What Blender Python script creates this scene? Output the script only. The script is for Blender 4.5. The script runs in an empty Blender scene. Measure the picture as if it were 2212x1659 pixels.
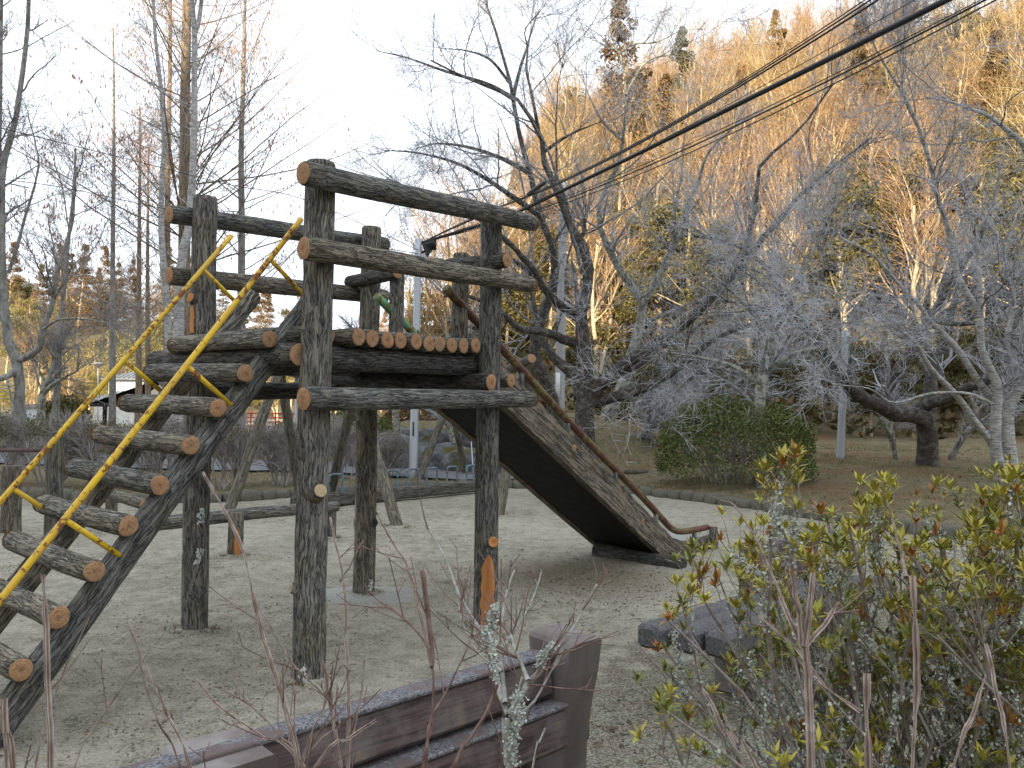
import bpy, math, random
import numpy as np
from mathutils import Vector, Matrix

# ------------------------------------------------------------------ camera, sky, sun, exposure
S = bpy.context.scene
COL = S.collection
PITCH, ROLL = math.radians(2.0), 0.0155
cam_d = bpy.data.cameras.new('camera'); cam = bpy.data.objects.new('camera', cam_d); COL.objects.link(cam)
_f = Vector((0, math.cos(PITCH), math.sin(PITCH))); _u = Vector((0, -math.sin(PITCH), math.cos(PITCH))); _r = Vector((1, 0, 0))
_R = _r * math.cos(ROLL) + _u * math.sin(ROLL); _U = _u * math.cos(ROLL) - _r * math.sin(ROLL)
_m = Matrix((( _R.x, _U.x, -_f.x, 0), (_R.y, _U.y, -_f.y, 0), (_R.z, _U.z, -_f.z, 1.6), (0, 0, 0, 1)))
cam.matrix_world = _m
cam_d.sensor_width = 36; cam_d.lens = 36 * 1725 / 2212; cam_d.clip_end = 2000; cam_d.clip_start = 0.05
S.camera = cam

SUN_EL = math.radians(18.0)
TRAVEL = Vector((0.32, 0.947, 0)).normalized()          # horizontal direction in which sunlight travels
w = bpy.data.worlds.new('World'); S.world = w; w.use_nodes = True
wt = w.node_tree; wt.nodes.clear()
sky = wt.nodes.new('ShaderNodeTexSky'); sky.sky_type = 'NISHITA'; sky.sun_disc = False
sky.sun_elevation = SUN_EL
sky.sun_rotation = math.atan2(-TRAVEL.x, -TRAVEL.y)
sky.air_density = 1.0; sky.dust_density = 3.0; sky.ozone_density = 1.0
tcw = wt.nodes.new('ShaderNodeTexCoord')
cn = wt.nodes.new('ShaderNodeTexNoise'); cn.inputs['Scale'].default_value = 1.6; cn.inputs['Detail'].default_value = 5
cmul = wt.nodes.new('ShaderNodeMapping'); cmul.inputs['Scale'].default_value = (1, 1, 2.2)
cr = wt.nodes.new('ShaderNodeValToRGB'); cr.color_ramp.elements[0].position = 0.36; cr.color_ramp.elements[1].position = 0.6
cr.color_ramp.elements[0].color = (0.80, 0.80, 0.80, 1); cr.color_ramp.elements[1].color = (0.95, 0.95, 0.95, 1)
cmx = wt.nodes.new('ShaderNodeMix'); cmx.data_type = 'RGBA'
cmx.inputs[7].default_value = (5.7, 6.1, 6.65, 1)      # thin bright high cloud
bgw = wt.nodes.new('ShaderNodeBackground'); bgw.inputs['Strength'].default_value = 0.11
wo = wt.nodes.new('ShaderNodeOutputWorld')
wt.links.new(tcw.outputs['Generated'], cmul.inputs[0]); wt.links.new(cmul.outputs[0], cn.inputs['Vector'])
wt.links.new(cn.outputs['Fac'], cr.inputs[0]); wt.links.new(cr.outputs[0], cmx.inputs[0])
wt.links.new(sky.outputs[0], cmx.inputs[6]); wt.links.new(cmx.outputs[2], bgw.inputs[0]); wt.links.new(bgw.outputs[0], wo.inputs[0])

sd = bpy.data.lights.new('sun', 'SUN'); sun = bpy.data.objects.new('sun', sd); COL.objects.link(sun)
sd.energy = 3.9; sd.angle = math.radians(0.55); sd.color = (1.0, 0.82, 0.58)
_d = Vector((TRAVEL.x * math.cos(SUN_EL), TRAVEL.y * math.cos(SUN_EL), -math.sin(SUN_EL)))
sun.rotation_euler = _d.to_track_quat('-Z', 'Y').to_euler(); sun.location = (-10, -30, 40)
S.view_settings.view_transform = 'Standard'; S.view_settings.look = 'None'
S.view_settings.exposure = 1.36; S.view_settings.gamma = 1.0; S.view_settings.use_curve_mapping = False
S.cycles.max_bounces = 5; S.cycles.diffuse_bounces = 3; S.cycles.glossy_bounces = 2; S.cycles.transparent_max_bounces = 4

rng = np.random.default_rng(7)
# ------------------------------------------------------------------ measuring: photo point + distance -> place in the world
CAMP = np.array([0, 0, 1.6]); fF, fR, fU = np.array(_f), np.array(_R), np.array(_U)
def ray(x, y): return fF + (x - 1106) / 1725 * fR - (y - 829.5) / 1725 * fU
def at(x, y, Y): d = ray(x, y); return CAMP + d * Y / d[1]
def gnd(x, y, z=0): d = ray(x, y); return CAMP + d * (z - 1.6) / d[2]
# tower frame: u away from the ladder towards the slide, v towards the right front
TM = np.array([-1.704, 5.245, 0]); TU = np.array([0.627, 0.779, 0]); TV = np.array([0.779, -0.627, 0]); TZ = np.array([0, 0, 1.])
def tw(u, v, z): return TM + u * TU + v * TV + z * TZ
def onplane(x, y, v):
    d = ray(x, y); t = (v - (CAMP - TM) @ TV) / (d @ TV); return CAMP + t * d

# ------------------------------------------------------------------ noise
def _hash(ix, iy, iz, seed):
    h = (ix.astype(np.int64) * 374761393 + iy.astype(np.int64) * 668265263 + iz.astype(np.int64) * 2147483647 + seed * 1274126177) & 0xffffffff
    h = ((h ^ (h >> 13)) * 1274126177) & 0xffffffff
    return ((h ^ (h >> 16)) & 0xffff) / 65535.0
def vnoise(p, seed=0):
    p = np.asarray(p, float); i = np.floor(p).astype(int); f = p - i; f = f * f * (3 - 2 * f); out = 0
    for a in (0, 1):
        for b in (0, 1):
            for c in (0, 1):
                wgt = (f[..., 0] if a else 1 - f[..., 0]) * (f[..., 1] if b else 1 - f[..., 1]) * (f[..., 2] if c else 1 - f[..., 2])
                out = out + wgt * _hash(i[..., 0] + a, i[..., 1] + b, i[..., 2] + c, seed)
    return out
def fbm(p, oct=3, seed=0):
    s = 0; a = .5; t = 0
    for o in range(oct): s = s + a * vnoise(np.asarray(p) * 2 ** o, seed + o); t += a; a *= .5
    return s / t
def sstep(a, b, x): t = np.clip((x - a) / (b - a), 0, 1); return t * t * (3 - 2 * t)
def unit(v): return v / (np.linalg.norm(v, axis=-1, keepdims=True) + 1e-12)

# ------------------------------------------------------------------ mesh helpers
class MB:
    """collects vertices and quads/tris with a material index"""
    def __init__(s): s.v = []; s.q = []; s.t = []; s.n = 0; s.qm = []; s.tm = []; s.c = []
    def add(s, v, q=None, t=None, m=0, c=None):
        v = np.asarray(v, float).reshape(-1, 3); s.v.append(v)
        s.c.append(np.broadcast_to(np.asarray(c if c is not None else (1., 1., 1.)), (len(v), 3)))
        if q is not None and len(q): q = np.asarray(q).reshape(-1, 4); s.q.append(q + s.n); s.qm.append(np.full(len(q), m))
        if t is not None and len(t): t = np.asarray(t).reshape(-1, 3); s.t.append(t + s.n); s.tm.append(np.full(len(t), m))
        s.n += len(v); return s
    def mesh(s, name, mats, smooth=True, color=False, origin=(0, 0, 0)):
        me = bpy.data.meshes.new(name)
        v = np.concatenate(s.v) - np.asarray(origin)
        q = np.concatenate(s.q) if s.q else np.zeros((0, 4), int); t = np.concatenate(s.t) if s.t else np.zeros((0, 3), int)
        me.vertices.add(len(v)); me.vertices.foreach_set('co', v.astype(np.float32).ravel())
        nl = len(q) * 4 + len(t) * 3; me.loops.add(nl)
        me.loops.foreach_set('vertex_index', np.concatenate([q.ravel(), t.ravel()]).astype(np.int32))
        me.polygons.add(len(q) + len(t))
        st = np.concatenate([np.arange(len(q)) * 4, len(q) * 4 + np.arange(len(t)) * 3]).astype(np.int32)
        me.polygons.foreach_set('loop_start', st)
        me.polygons.foreach_set('material_index', np.concatenate(([*s.qm, *s.tm])).astype(np.int32))
        me.polygons.foreach_set('use_smooth', np.full(len(st), smooth))
        if color:
            a = me.color_attributes.new('tint', 'FLOAT_COLOR', 'POINT')
            cc = np.concatenate(s.c); a.data.foreach_set('color', np.hstack([cc, np.ones((len(cc), 1))]).astype(np.float32).ravel())
        for m in (mats if isinstance(mats, (list, tuple)) else [mats]): me.materials.append(m)
        me.update(); me.validate(); return me

def link(name, data, parent=None, M=None):
    o = bpy.data.objects.new(name, data); COL.objects.link(o)
    if parent is not None: o.parent = parent
    if M is not None: o.matrix_local = M
    return o
def tag(o, label=None, cat=None, group=None, kind=None):
    if label: o['label'] = label
    if cat: o['category'] = cat
    if group: o['group'] = group
    if kind: o['kind'] = kind
    return o
def empty(name, loc, label=None, cat=None, group=None):
    o = bpy.data.objects.new(name, None); o.empty_display_size = .2; COL.objects.link(o); o.location = Vector(loc)
    return tag(o, label, cat, group)
def part(name, mb, mats, parent, smooth=True, color=False, label=None):
    """mesh given in world coordinates, hung under its thing"""
    org = np.array(parent.location) if parent is not None else (0, 0, 0)
    o = link(name, mb.mesh(name, mats, smooth, color, org), parent)
    if label: o['label'] = label
    return o
def copy_tree(o, parent=None):
    c = o.copy(); COL.objects.link(c); c.parent = parent
    for ch in o.children: copy_tree(ch, c)
    return c

def tubes(P, R, sides=6, star=0.0, close=False):
    """P (N,k,3), R (N,k) -> verts, quads"""
    P = np.asarray(P, float); R = np.asarray(R, float)
    P = P[None] if P.ndim == 2 else P; R = np.atleast_2d(R)
    N, k, _ = P.shape
    T = np.empty_like(P); T[:, 1:-1] = P[:, 2:] - P[:, :-2]; T[:, 0] = P[:, 1] - P[:, 0]; T[:, -1] = P[:, -1] - P[:, -2]; T = unit(T)
    m = unit(P[:, -1] - P[:, 0]); ref = np.where((np.abs(m[:, 2]) < .8)[:, None], np.array([0, 0, 1.]), np.array([1., .1, 0]))
    A = unit(np.cross(T, ref[:, None, :])); B = np.cross(T, A)
    th = np.arange(sides) * 2 * math.pi / sides
    rr = np.ones(sides)
    if star: rr[1::2] = star
    V = P[:, :, None, :] + R[:, :, None, None] * rr[None, None, :, None] * (np.cos(th)[None, None, :, None] * A[:, :, None, :] + np.sin(th)[None, None, :, None] * B[:, :, None, :])
    base = np.arange(N)[:, None, None] * k * sides + np.arange(k - 1)[None, :, None] * sides
    j = np.arange(sides)[None, None, :]; j2 = (j + 1) % sides
    Q = np.stack([base + j, base + j2, base + sides + j2, base + sides + j], -1).reshape(-1, 4)
    return V.reshape(-1, 3), Q
def tube_capped(P, R, sides=12, star=0.):
    P = np.asarray(P, float); R = np.broadcast_to(np.asarray(R, float), (len(P),)).copy()
    d0 = unit(P[0] - P[1]); d1 = unit(P[-1] - P[-2])
    P = np.vstack([P[0] + d0 * 1e-4, P[0], P[1:-1], P[-1], P[-1] + d1 * 1e-4]); R = np.concatenate([[R[0] * .01], R, [R[-1] * .01]])
    return tubes(P, R, sides, star)
def resample(P, n):
    """smooth curve through P"""
    P = np.asarray(P, float)
    if len(P) == 2: return P[0] + np.linspace(0, 1, n)[:, None] * (P[1] - P[0])
    d = np.concatenate([[0], np.cumsum(np.linalg.norm(np.diff(P, axis=0), axis=1))]); s = np.linspace(0, d[-1], n)
    E = np.vstack([2 * P[0] - P[1], P, 2 * P[-1] - P[-2]])
    i = np.clip(np.searchsorted(d, s, side='right') - 1, 0, len(P) - 2); t = ((s - d[i]) / (d[i + 1] - d[i] + 1e-9))[:, None]
    p0, p1, p2, p3 = E[i], E[i + 1], E[i + 2], E[i + 3]
    return .5 * (2 * p1 + (p2 - p0) * t + (2 * p0 - 5 * p1 + 4 * p2 - p3) * t ** 2 + (3 * p1 - p0 - 3 * p2 + p3) * t ** 3)
def box(mb, c, sx, sy, sz, X=(1, 0, 0), Y=(0, 1, 0), Z=(0, 0, 1), m=0, bev=0.0, color=None):
    c, X, Y, Z = map(lambda a: np.asarray(a, float), (c, X, Y, Z))
    if bev <= 0:
        v = [c + X * sx * a / 2 + Y * sy * b / 2 + Z * sz * d / 2 for a, b, d in [(-1,-1,-1),(1,-1,-1),(1,1,-1),(-1,1,-1),(-1,-1,1),(1,-1,1),(1,1,1),(-1,1,1)]]
        mb.add(v, q=[(0,3,2,1),(4,5,6,7),(0,1,5,4),(1,2,6,5),(2,3,7,6),(3,0,4,7)], m=m, c=color); return
    # prism along X with bevelled section
    a, b, e = sy / 2, sz / 2, bev
    sec = [(-a+e,-b),(a-e,-b),(a,-b+e),(a,b-e),(a-e,b),(-a+e,b),(-a,b-e),(-a,-b+e)]
    rings = []
    for x, k in ((-sx/2, 1 - e / max(a, b)), (-sx/2+e, 1), (sx/2-e, 1), (sx/2, 1 - e / max(a, b))):
        rings += [c + X * x + Y * p * k + Z * q * k for p, q in sec]
    q = [(r*8+i, r*8+(i+1)%8, (r+1)*8+(i+1)%8, (r+1)*8+i) for r in range(3) for i in range(8)]
    q += [(0,7,6,1),(1,6,5,2),(2,5,4,3)]; q += [(24+1,24+6,24+7,24+0),(24+2,24+5,24+6,24+1),(24+3,24+4,24+5,24+2)]
    mb.add(rings, q=q, m=m, c=color)

# ------------------------------------------------------------------ materials
def nn(nt, typ, ins=None, **props):
    n = nt.nodes.new(typ)
    for k, v in props.items(): setattr(n, k, v)
    for k, v in (ins or {}).items():
        s = n.inputs[k]
        if isinstance(v, bpy.types.NodeSocket): nt.links.new(v, s)
        elif isinstance(v, bpy.types.Node): nt.links.new(v.outputs[0], s)
        else: s.default_value = v
    return n
def rgba(c): return (c[0], c[1], c[2], 1)
def ramp(nt, fac, stops, mode='LINEAR'):
    n = nt.nodes.new('ShaderNodeValToRGB'); e = n.color_ramp.elements; n.color_ramp.interpolation = mode
    while len(e) < len(stops): e.new(0.5)
    for i, (p, c) in enumerate(stops): e[i].position = p; e[i].color = rgba(c if hasattr(c, '__len__') else (c, c, c))
    nt.links.new(fac, n.inputs[0]); return n.outputs[0]
def math_(nt, op, a, b=0.0, c=0.0, clamp=False):
    n = nn(nt, 'ShaderNodeMath', {0: a, 1: b, 2: c}, operation=op, use_clamp=clamp); return n.outputs[0]
def mixc(nt, f, a, b, blend='MIX'):
    n = nt.nodes.new('ShaderNodeMix'); n.data_type = 'RGBA'; n.blend_type = blend
    for i, v in ((0, f), (6, a), (7, b)):
        if isinstance(v, bpy.types.NodeSocket): nt.links.new(v, n.inputs[i])
        else: n.inputs[i].default_value = v if i == 0 else rgba(v)
    return n.outputs[2]
def newmat(name, rough=.9, spec=.2):
    m = bpy.data.materials.new(name); m.use_nodes = True; nt = m.node_tree; b = nt.nodes['Principled BSDF']
    b.inputs['Roughness'].default_value = rough; b.inputs['Specular IOR Level'].default_value = spec
    return m, nt, b
def noise(nt, vec, scale, detail=3, rough=.55, dist=0.):
    return nn(nt, 'ShaderNodeTexNoise', {'Vector': vec, 'Scale': scale, 'Detail': detail, 'Roughness': rough, 'Distortion': dist}).outputs['Fac']
def bump(nt, b, h, strength, dist):
    n = nn(nt, 'ShaderNodeBump', {'Height': h, 'Strength': strength, 'Distance': dist}); nt.links.new(n.outputs[0], b.inputs['Normal'])
def objvec(nt, rnd=True, scale=(1, 1, 1)):
    co = nt.nodes.new('ShaderNodeTexCoord').outputs['Object']
    if rnd:
        oi = nt.nodes.new('ShaderNodeObjectInfo').outputs['Random']
        r = math_(nt, 'MULTIPLY', oi, 37.0)
        cb = nn(nt, 'ShaderNodeCombineXYZ', {0: r, 1: r, 2: r})
        co = nn(nt, 'ShaderNodeVectorMath', {0: co, 1: cb.outputs[0]}, operation='ADD').outputs[0]
    if scale != (1, 1, 1):
        return co, nn(nt, 'ShaderNodeVectorMath', {0: co, 1: scale}, operation='MULTIPLY').outputs[0]
    return co

def mat_bark_log(name, dark, mid, light, ochre, sc=34, zs=.085, strength=1.0, och=.5):
    m, nt, b = newmat(name, .85, .15)
    co = objvec(nt)
    wv = nn(nt, 'ShaderNodeTexNoise', {'Vector': co, 'Scale': 5.0, 'Detail': 2}).outputs['Color']
    wv = nn(nt, 'ShaderNodeVectorMath', {0: wv, 1: (.5, .5, .5)}, operation='SUBTRACT').outputs[0]
    wv = nn(nt, 'ShaderNodeVectorMath', {0: wv, 1: (.05, .05, .05)}, operation='MULTIPLY').outputs[0]
    c2 = nn(nt, 'ShaderNodeVectorMath', {0: co, 1: wv}, operation='ADD').outputs[0]
    st = nn(nt, 'ShaderNodeVectorMath', {0: c2, 1: (1, 1, zs)}, operation='MULTIPLY').outputs[0]
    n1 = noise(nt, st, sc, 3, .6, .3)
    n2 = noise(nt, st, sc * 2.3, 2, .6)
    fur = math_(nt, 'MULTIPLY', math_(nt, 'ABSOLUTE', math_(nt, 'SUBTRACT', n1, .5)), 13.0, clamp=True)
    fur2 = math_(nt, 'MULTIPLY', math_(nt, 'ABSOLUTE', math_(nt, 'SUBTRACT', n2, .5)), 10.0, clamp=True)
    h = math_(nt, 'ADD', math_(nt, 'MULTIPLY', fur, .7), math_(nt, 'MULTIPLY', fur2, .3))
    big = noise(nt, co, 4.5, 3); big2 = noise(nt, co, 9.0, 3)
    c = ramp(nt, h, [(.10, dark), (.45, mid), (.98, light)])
    c = mixc(nt, math_(nt, 'MULTIPLY', ramp(nt, big, [(.48, 0), (.66, 1)]), och), c, mixc(nt, h, dark, ochre))
    tone = ramp(nt, nt.nodes.new('ShaderNodeObjectInfo').outputs['Random'], [(0, (.78, .80, .84)), (.5, (1, 1, 1)), (1, (1.12, 1.06, .95))])
    c = mixc(nt, 1., c, tone, 'MULTIPLY')
    c = mixc(nt, ramp(nt, big2, [(.32, .35), (.55, 0)]), c, dark)
    fine = noise(nt, co, 160, 2)
    c = mixc(nt, .35, c, ramp(nt, fine, [(.3, .25), (.7, 1.0)]), 'MULTIPLY')
    nt.links.new(c, b.inputs['Base Color'])
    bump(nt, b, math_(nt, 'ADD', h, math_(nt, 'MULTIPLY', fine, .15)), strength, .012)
    return m
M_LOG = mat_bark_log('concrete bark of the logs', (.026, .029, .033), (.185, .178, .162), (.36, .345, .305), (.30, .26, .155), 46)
M_LOGD = mat_bark_log('stained and shaded concrete bark', (.018, .02, .023), (.095, .094, .088), (.20, .19, .17), (.17, .145, .085), 46)  # darker copy of the log bark: stain plus under-deck shade put into the colour
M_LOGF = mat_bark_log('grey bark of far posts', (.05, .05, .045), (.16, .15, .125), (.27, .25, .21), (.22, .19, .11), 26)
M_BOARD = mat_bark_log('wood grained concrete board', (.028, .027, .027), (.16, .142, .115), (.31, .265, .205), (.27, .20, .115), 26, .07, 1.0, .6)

def mat_cut():
    m, nt, b = newmat('orange painted cut end', .8, .2)
    co = nt.nodes.new('ShaderNodeTexCoord').outputs['Object']
    oi = nt.nodes.new('ShaderNodeObjectInfo').outputs['Random']
    flat = nn(nt, 'ShaderNodeVectorMath', {0: co, 1: (1, 1, 0)}, operation='MULTIPLY').outputs[0]
    rad = nn(nt, 'ShaderNodeVectorMath', {0: flat}, operation='LENGTH').outputs['Value']
    nv = nn(nt, 'ShaderNodeVectorMath', {0: flat}, operation='NORMALIZE').outputs[0]
    off = nn(nt, 'ShaderNodeCombineXYZ', {0: math_(nt, 'MULTIPLY', oi, 31.), 1: math_(nt, 'MULTIPLY', oi, 17.), 2: math_(nt, 'MULTIPLY', rad, 9.)}).outputs[0]
    a = nn(nt, 'ShaderNodeVectorMath', {0: nv, 1: off}, operation='ADD').outputs[0]
    n1 = noise(nt, a, 2.3, 3)
    crack = math_(nt, 'MULTIPLY', math_(nt, 'ABSOLUTE', math_(nt, 'SUBTRACT', n1, .5)), math_(nt, 'MULTIPLY', rad, 950.), clamp=True)
    a2 = nn(nt, 'ShaderNodeVectorMath', {0: co, 1: off}, operation='ADD').outputs[0]
    rings = math_(nt, 'SINE', math_(nt, 'ADD', math_(nt, 'MULTIPLY', rad, 620.), math_(nt, 'MULTIPLY', noise(nt, a2, 30, 2), 9.)))
    base = mixc(nt, ramp(nt, noise(nt, a2, 22, 3), [(.3, 0), (.7, 1)]), (.38, .19, .09), (.54, .32, .165))
    base = mixc(nt, math_(nt, 'MULTIPLY', math_(nt, 'ADD', rings, 1.), .13), base, (.20, .09, .05))
    base = mixc(nt, math_(nt, 'MULTIPLY', oi, .35), base, (.34, .22, .14))
    base = mixc(nt, math_(nt, 'MULTIPLY', ramp(nt, crack, [(.10, 1), (.42, 0)]), .85), base, (.06, .04, .028))
    base = mixc(nt, ramp(nt, noise(nt, a2, 9, 4), [(.5, 0), (.72, .6)]), base, (.20, .155, .12))
    nt.links.new(base, b.inputs['Base Color']); bump(nt, b, crack, .5, .004)
    return m
M_CUT = mat_cut()

def mat_simple(name, c1, c2, scale=20, rough=.85, spec=.2, bs=.4, bd=.01, detail=4, zs=1., rnd=True, metal=0., lo=.35, hi=.65, c3=None, s3=3., tint=False):
    m, nt, b = newmat(name, rough, spec)
    co = objvec(nt, rnd)
    v = nn(nt, 'ShaderNodeVectorMath', {0: co, 1: (1, 1, zs)}, operation='MULTIPLY').outputs[0]
    n = noise(nt, v, scale, detail, .6)
    c = ramp(nt, n, [(lo, c1), (hi, c2)])
    if c3: c = mixc(nt, ramp(nt, noise(nt, co, s3, 3), [(.5, 0), (.62, 1)]), c, c3)
    if tint: c = mixc(nt, 1., c, nn(nt, 'ShaderNodeAttribute', attribute_name='tint').outputs['Color'], 'MULTIPLY')
    nt.links.new(c, b.inputs['Base Color']); b.inputs['Metallic'].default_value = metal
    if bs: bump(nt, b, n, bs, bd)
    return m
M_PATCH = mat_simple('bare orange wood patch', (.36, .14, .045), (.52, .24, .09), 14, .75, .2, .3, .004, zs=.15)
M_STUBCUT = mat_simple('pale cut branch stub', (.34, .25, .14), (.52, .42, .27), 60, .85)
M_WHITE = mat_simple('white lichen crust', (.55, .57, .55), (.75, .76, .74), 80, .95)

def mat_paint(name, paint, rust, rust2, lo, hi, sc=22, under=None):
    m, nt, b = newmat(name, .5, .4)
    co = objvec(nt)
    n = noise(nt, co, sc, 5, .7); n2 = noise(nt, co, 4, 2)
    f = ramp(nt, math_(nt, 'ADD', math_(nt, 'MULTIPLY', n, .7), math_(nt, 'MULTIPLY', n2, .3)), [(lo, 0), (hi, 1)])
    r = mixc(nt, noise(nt, co, 90, 2), rust, rust2)
    p = mixc(nt, ramp(nt, noise(nt, co, 6, 3), [(.4, 0), (.65, .8)]), paint, under or paint)
    nt.links.new(mixc(nt, f, p, r), b.inputs['Base Color'])
    nt.links.new(ramp(nt, f, [(0, .42), (1, .9)]), b.inputs['Roughness']); bump(nt, b, f, .35, .002)
    return m
M_YELLOW = mat_paint('yellow paint with rust', (.72, .47, .015), (.15, .055, .03), (.30, .13, .05), .53, .57, 26, (.58, .36, .05))
M_PIPE = mat_paint('rust red pipe with green paint remains', (.105, .034, .022), (.19, .14, .045), (.10, .13, .05), .50, .55, 18, (.075, .026, .018))
M_PIPEG = mat_paint('green flaking paint', (.13, .34, .17), (.14, .05, .02), (.28, .19, .04), .50, .54, 16, (.10, .30, .2))
M_TEAL = mat_paint('teal painted steel', (.10, .25, .31), (.10, .09, .11), (.16, .16, .19), .44, .56, 22)
M_STEEL = mat_simple('galvanised steel', (.42, .46, .51), (.54, .58, .63), 60, .5, .5, .1, .002, metal=.3)
M_CONC = mat_simple('pale concrete pole', (.30, .31, .32), (.40, .41, .41), 25, .9)
M_RUSTBAR = mat_simple('rusty purple brown bar', (.09, .05, .05), (.16, .10, .10), 40, .7)
M_CABLE = mat_simple('black cable sheath', (.012, .013, .016), (.025, .027, .03), 30, .5, .4, 0)
M_CABLE2 = mat_simple('grey cable sleeve', (.05, .055, .06), (.09, .095, .10), 30, .5, .4, 0)
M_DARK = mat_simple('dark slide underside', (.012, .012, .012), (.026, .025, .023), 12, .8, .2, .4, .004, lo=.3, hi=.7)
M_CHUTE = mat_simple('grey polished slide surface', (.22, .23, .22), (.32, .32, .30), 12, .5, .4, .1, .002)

def mat_ground_sand():
    m, nt, b = newmat('pale decomposed granite sand', .95, .1)
    co = nt.nodes.new('ShaderNodeTexCoord').outputs['Object']
    g = noise(nt, co, 230, 2, .7); g2 = noise(nt, co, 60, 4, .7); mid = noise(nt, co, 5, 5, .65); big = noise(nt, co, .5, 4, .6)
    c = ramp(nt, g, [(.25, (.185, .172, .135)), (.5, (.36, .338, .275)), (.75, (.60, .57, .48))])
    c = mixc(nt, ramp(nt, g2, [(.38, .75), (.52, 0)]), c, (.21, .20, .16))
    cl = ramp(nt, math_(nt, 'ADD', math_(nt, 'MULTIPLY', mid, .6), math_(nt, 'MULTIPLY', big, .4)), [(.43, 0), (.60, 1)])
    c = mixc(nt, math_(nt, 'MULTIPLY', cl, ramp(nt, g2, [(.35, .92), (.62, .25)])), c, (.115, .108, .072))
    blot = ramp(nt, noise(nt, co, 13, 4, .7), [(.56, 0), (.66, .7)])
    c = mixc(nt, blot, c, (.12, .115, .08))
    # moss and damp litter near the shrub bed on the near right
    sx = nn(nt, 'ShaderNodeSeparateXYZ', {0: co})
    d = math_(nt, 'ADD', math_(nt, 'MULTIPLY', sx.outputs[0], .8), math_(nt, 'ADD', math_(nt, 'MULTIPLY', sx.outputs[1], -.9), 2.95))
    msk = ramp(nt, math_(nt, 'ADD', math_(nt, 'MULTIPLY', d, .3), math_(nt, 'MULTIPLY', mid, .9)), [(-0.0, 0), (.18, 1)])
    c = mixc(nt, math_(nt, 'MULTIPLY', msk, ramp(nt, g2, [(.4, .9), (.58, .25)])), c, mixc(nt, ramp(nt, mid, [(.4, 0), (.55, 1)]), (.07, .085, .045), (.085, .065, .045)))
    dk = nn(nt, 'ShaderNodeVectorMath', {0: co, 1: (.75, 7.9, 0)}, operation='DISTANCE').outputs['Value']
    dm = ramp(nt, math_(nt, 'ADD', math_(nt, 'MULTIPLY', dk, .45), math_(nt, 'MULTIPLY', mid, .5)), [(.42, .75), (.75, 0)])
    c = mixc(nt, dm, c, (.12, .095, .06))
    nt.links.new(c, b.inputs['Base Color'])
    bump(nt, b, math_(nt, 'ADD', math_(nt, 'MULTIPLY', g, .35), math_(nt, 'ADD', g2, math_(nt, 'MULTIPLY', mid, 2.))), .7, .012)
    return m
def mat_ground_litter():
    m, nt, b = newmat('soil with dry grass, moss and leaf litter', .95, .1)
    co = nt.nodes.new('ShaderNodeTexCoord').outputs['Object']
    g = noise(nt, co, 40, 4, .7); mid = noise(nt, co, 3.2, 5, .65); big = noise(nt, co, .35, 4, .6)
    c = ramp(nt, g, [(.3, (.075, .062, .04)), (.5, (.20, .165, .105)), (.7, (.36, .31, .21))])
    c = mixc(nt, ramp(nt, mid, [(.45, 0), (.6, .75)]), c, (.115, .12, .055))
    c = mixc(nt, ramp(nt, big, [(.5, 0), (.6, .7)]), c, mixc(nt, g, (.13, .075, .04), (.24, .15, .085)))
    sx = nn(nt, 'ShaderNodeSeparateXYZ', {0: co})
    # far lawn of dry winter grass on the left
    lawn = math_(nt, 'MULTIPLY', ramp(nt, math_(nt, 'MULTIPLY', sx.outputs[1], .01), [(.44, 0), (.50, 1)]), ramp(nt, math_(nt, 'MULTIPLY', math_(nt, 'ADD', sx.outputs[0], 100.), .01), [(.86, 1), (.90, 0)]))
    lawn = math_(nt, 'MULTIPLY', lawn, ramp(nt, math_(nt, 'MULTIPLY', sx.outputs[1], .01), [(.90, 1), (.96, 0)]))
    c = mixc(nt, lawn, c, mixc(nt, mid, (.42, .37, .24), (.52, .46, .31)))
    nt.links.new(c, b.inputs['Base Color']); bump(nt, b, math_(nt, 'ADD', g, mid), .8, .04)
    return m
M_SAND = mat_ground_sand(); M_LITTER = mat_ground_litter()
M_ASPH = mat_simple('worn grey asphalt', (.125, .13, .14), (.175, .18, .188), 90, .9, .2, .3, .004, rnd=False)
M_STONE = mat_simple('grey kerb stone', (.085, .08, .072), (.20, .19, .17), 14, .95, .1, .7, .02, c3=(.12, .12, .06), s3=6)
M_ROCK = mat_simple('dark mossy rock', (.06, .062, .065), (.19, .195, .20), 4, .9, .2, .9, .06, c3=(.09, .085, .025), s3=2.2)

def mat_tree_bark(name, c1, c2, lich, lfac=.5, lo=.5, hi=.62, band=True, sc=9):
    m, nt, b = newmat(name, .85, .2)
    co = nt.nodes.new('ShaderNodeTexCoord').outputs['Object']
    v = nn(nt, 'ShaderNodeVectorMath', {0: co, 1: (1, 1, 5.5 if band else .25)}, operation='MULTIPLY').outputs[0]
    n = noise(nt, v, sc, 4, .65); l = noise(nt, co, 7, 5, .7)
    c = ramp(nt, n, [(.36, c1), (.62, c2)])
    c = mixc(nt, math_(nt, 'MULTIPLY', ramp(nt, l, [(lo, 0), (hi, 1)]), lfac), c, lich)
    nt.links.new(c, b.inputs['Base Color']); bump(nt, b, n, .6, .03)
    return m
M_CHERRY = mat_tree_bark('dark cherry bark with pale bands', (.035, .03, .028), (.12, .105, .095), (.24, .25, .23), .6)
M_LICHEN = mat_tree_bark('lichen covered bark', (.07, .065, .055), (.2, .185, .16), (.40, .42, .36), .85, .44, .54)
M_BIRCH = mat_tree_bark('white banded bark', (.16, .155, .15), (.56, .56, .55), (.58, .59, .57), .5, .5, .6, True, 7)
M_PALETRUNK = mat_tree_bark('pale grey trunk bark', (.12, .115, .105), (.29, .285, .265), (.38, .39, .375), .6, .5, .6, False, 12)
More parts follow.
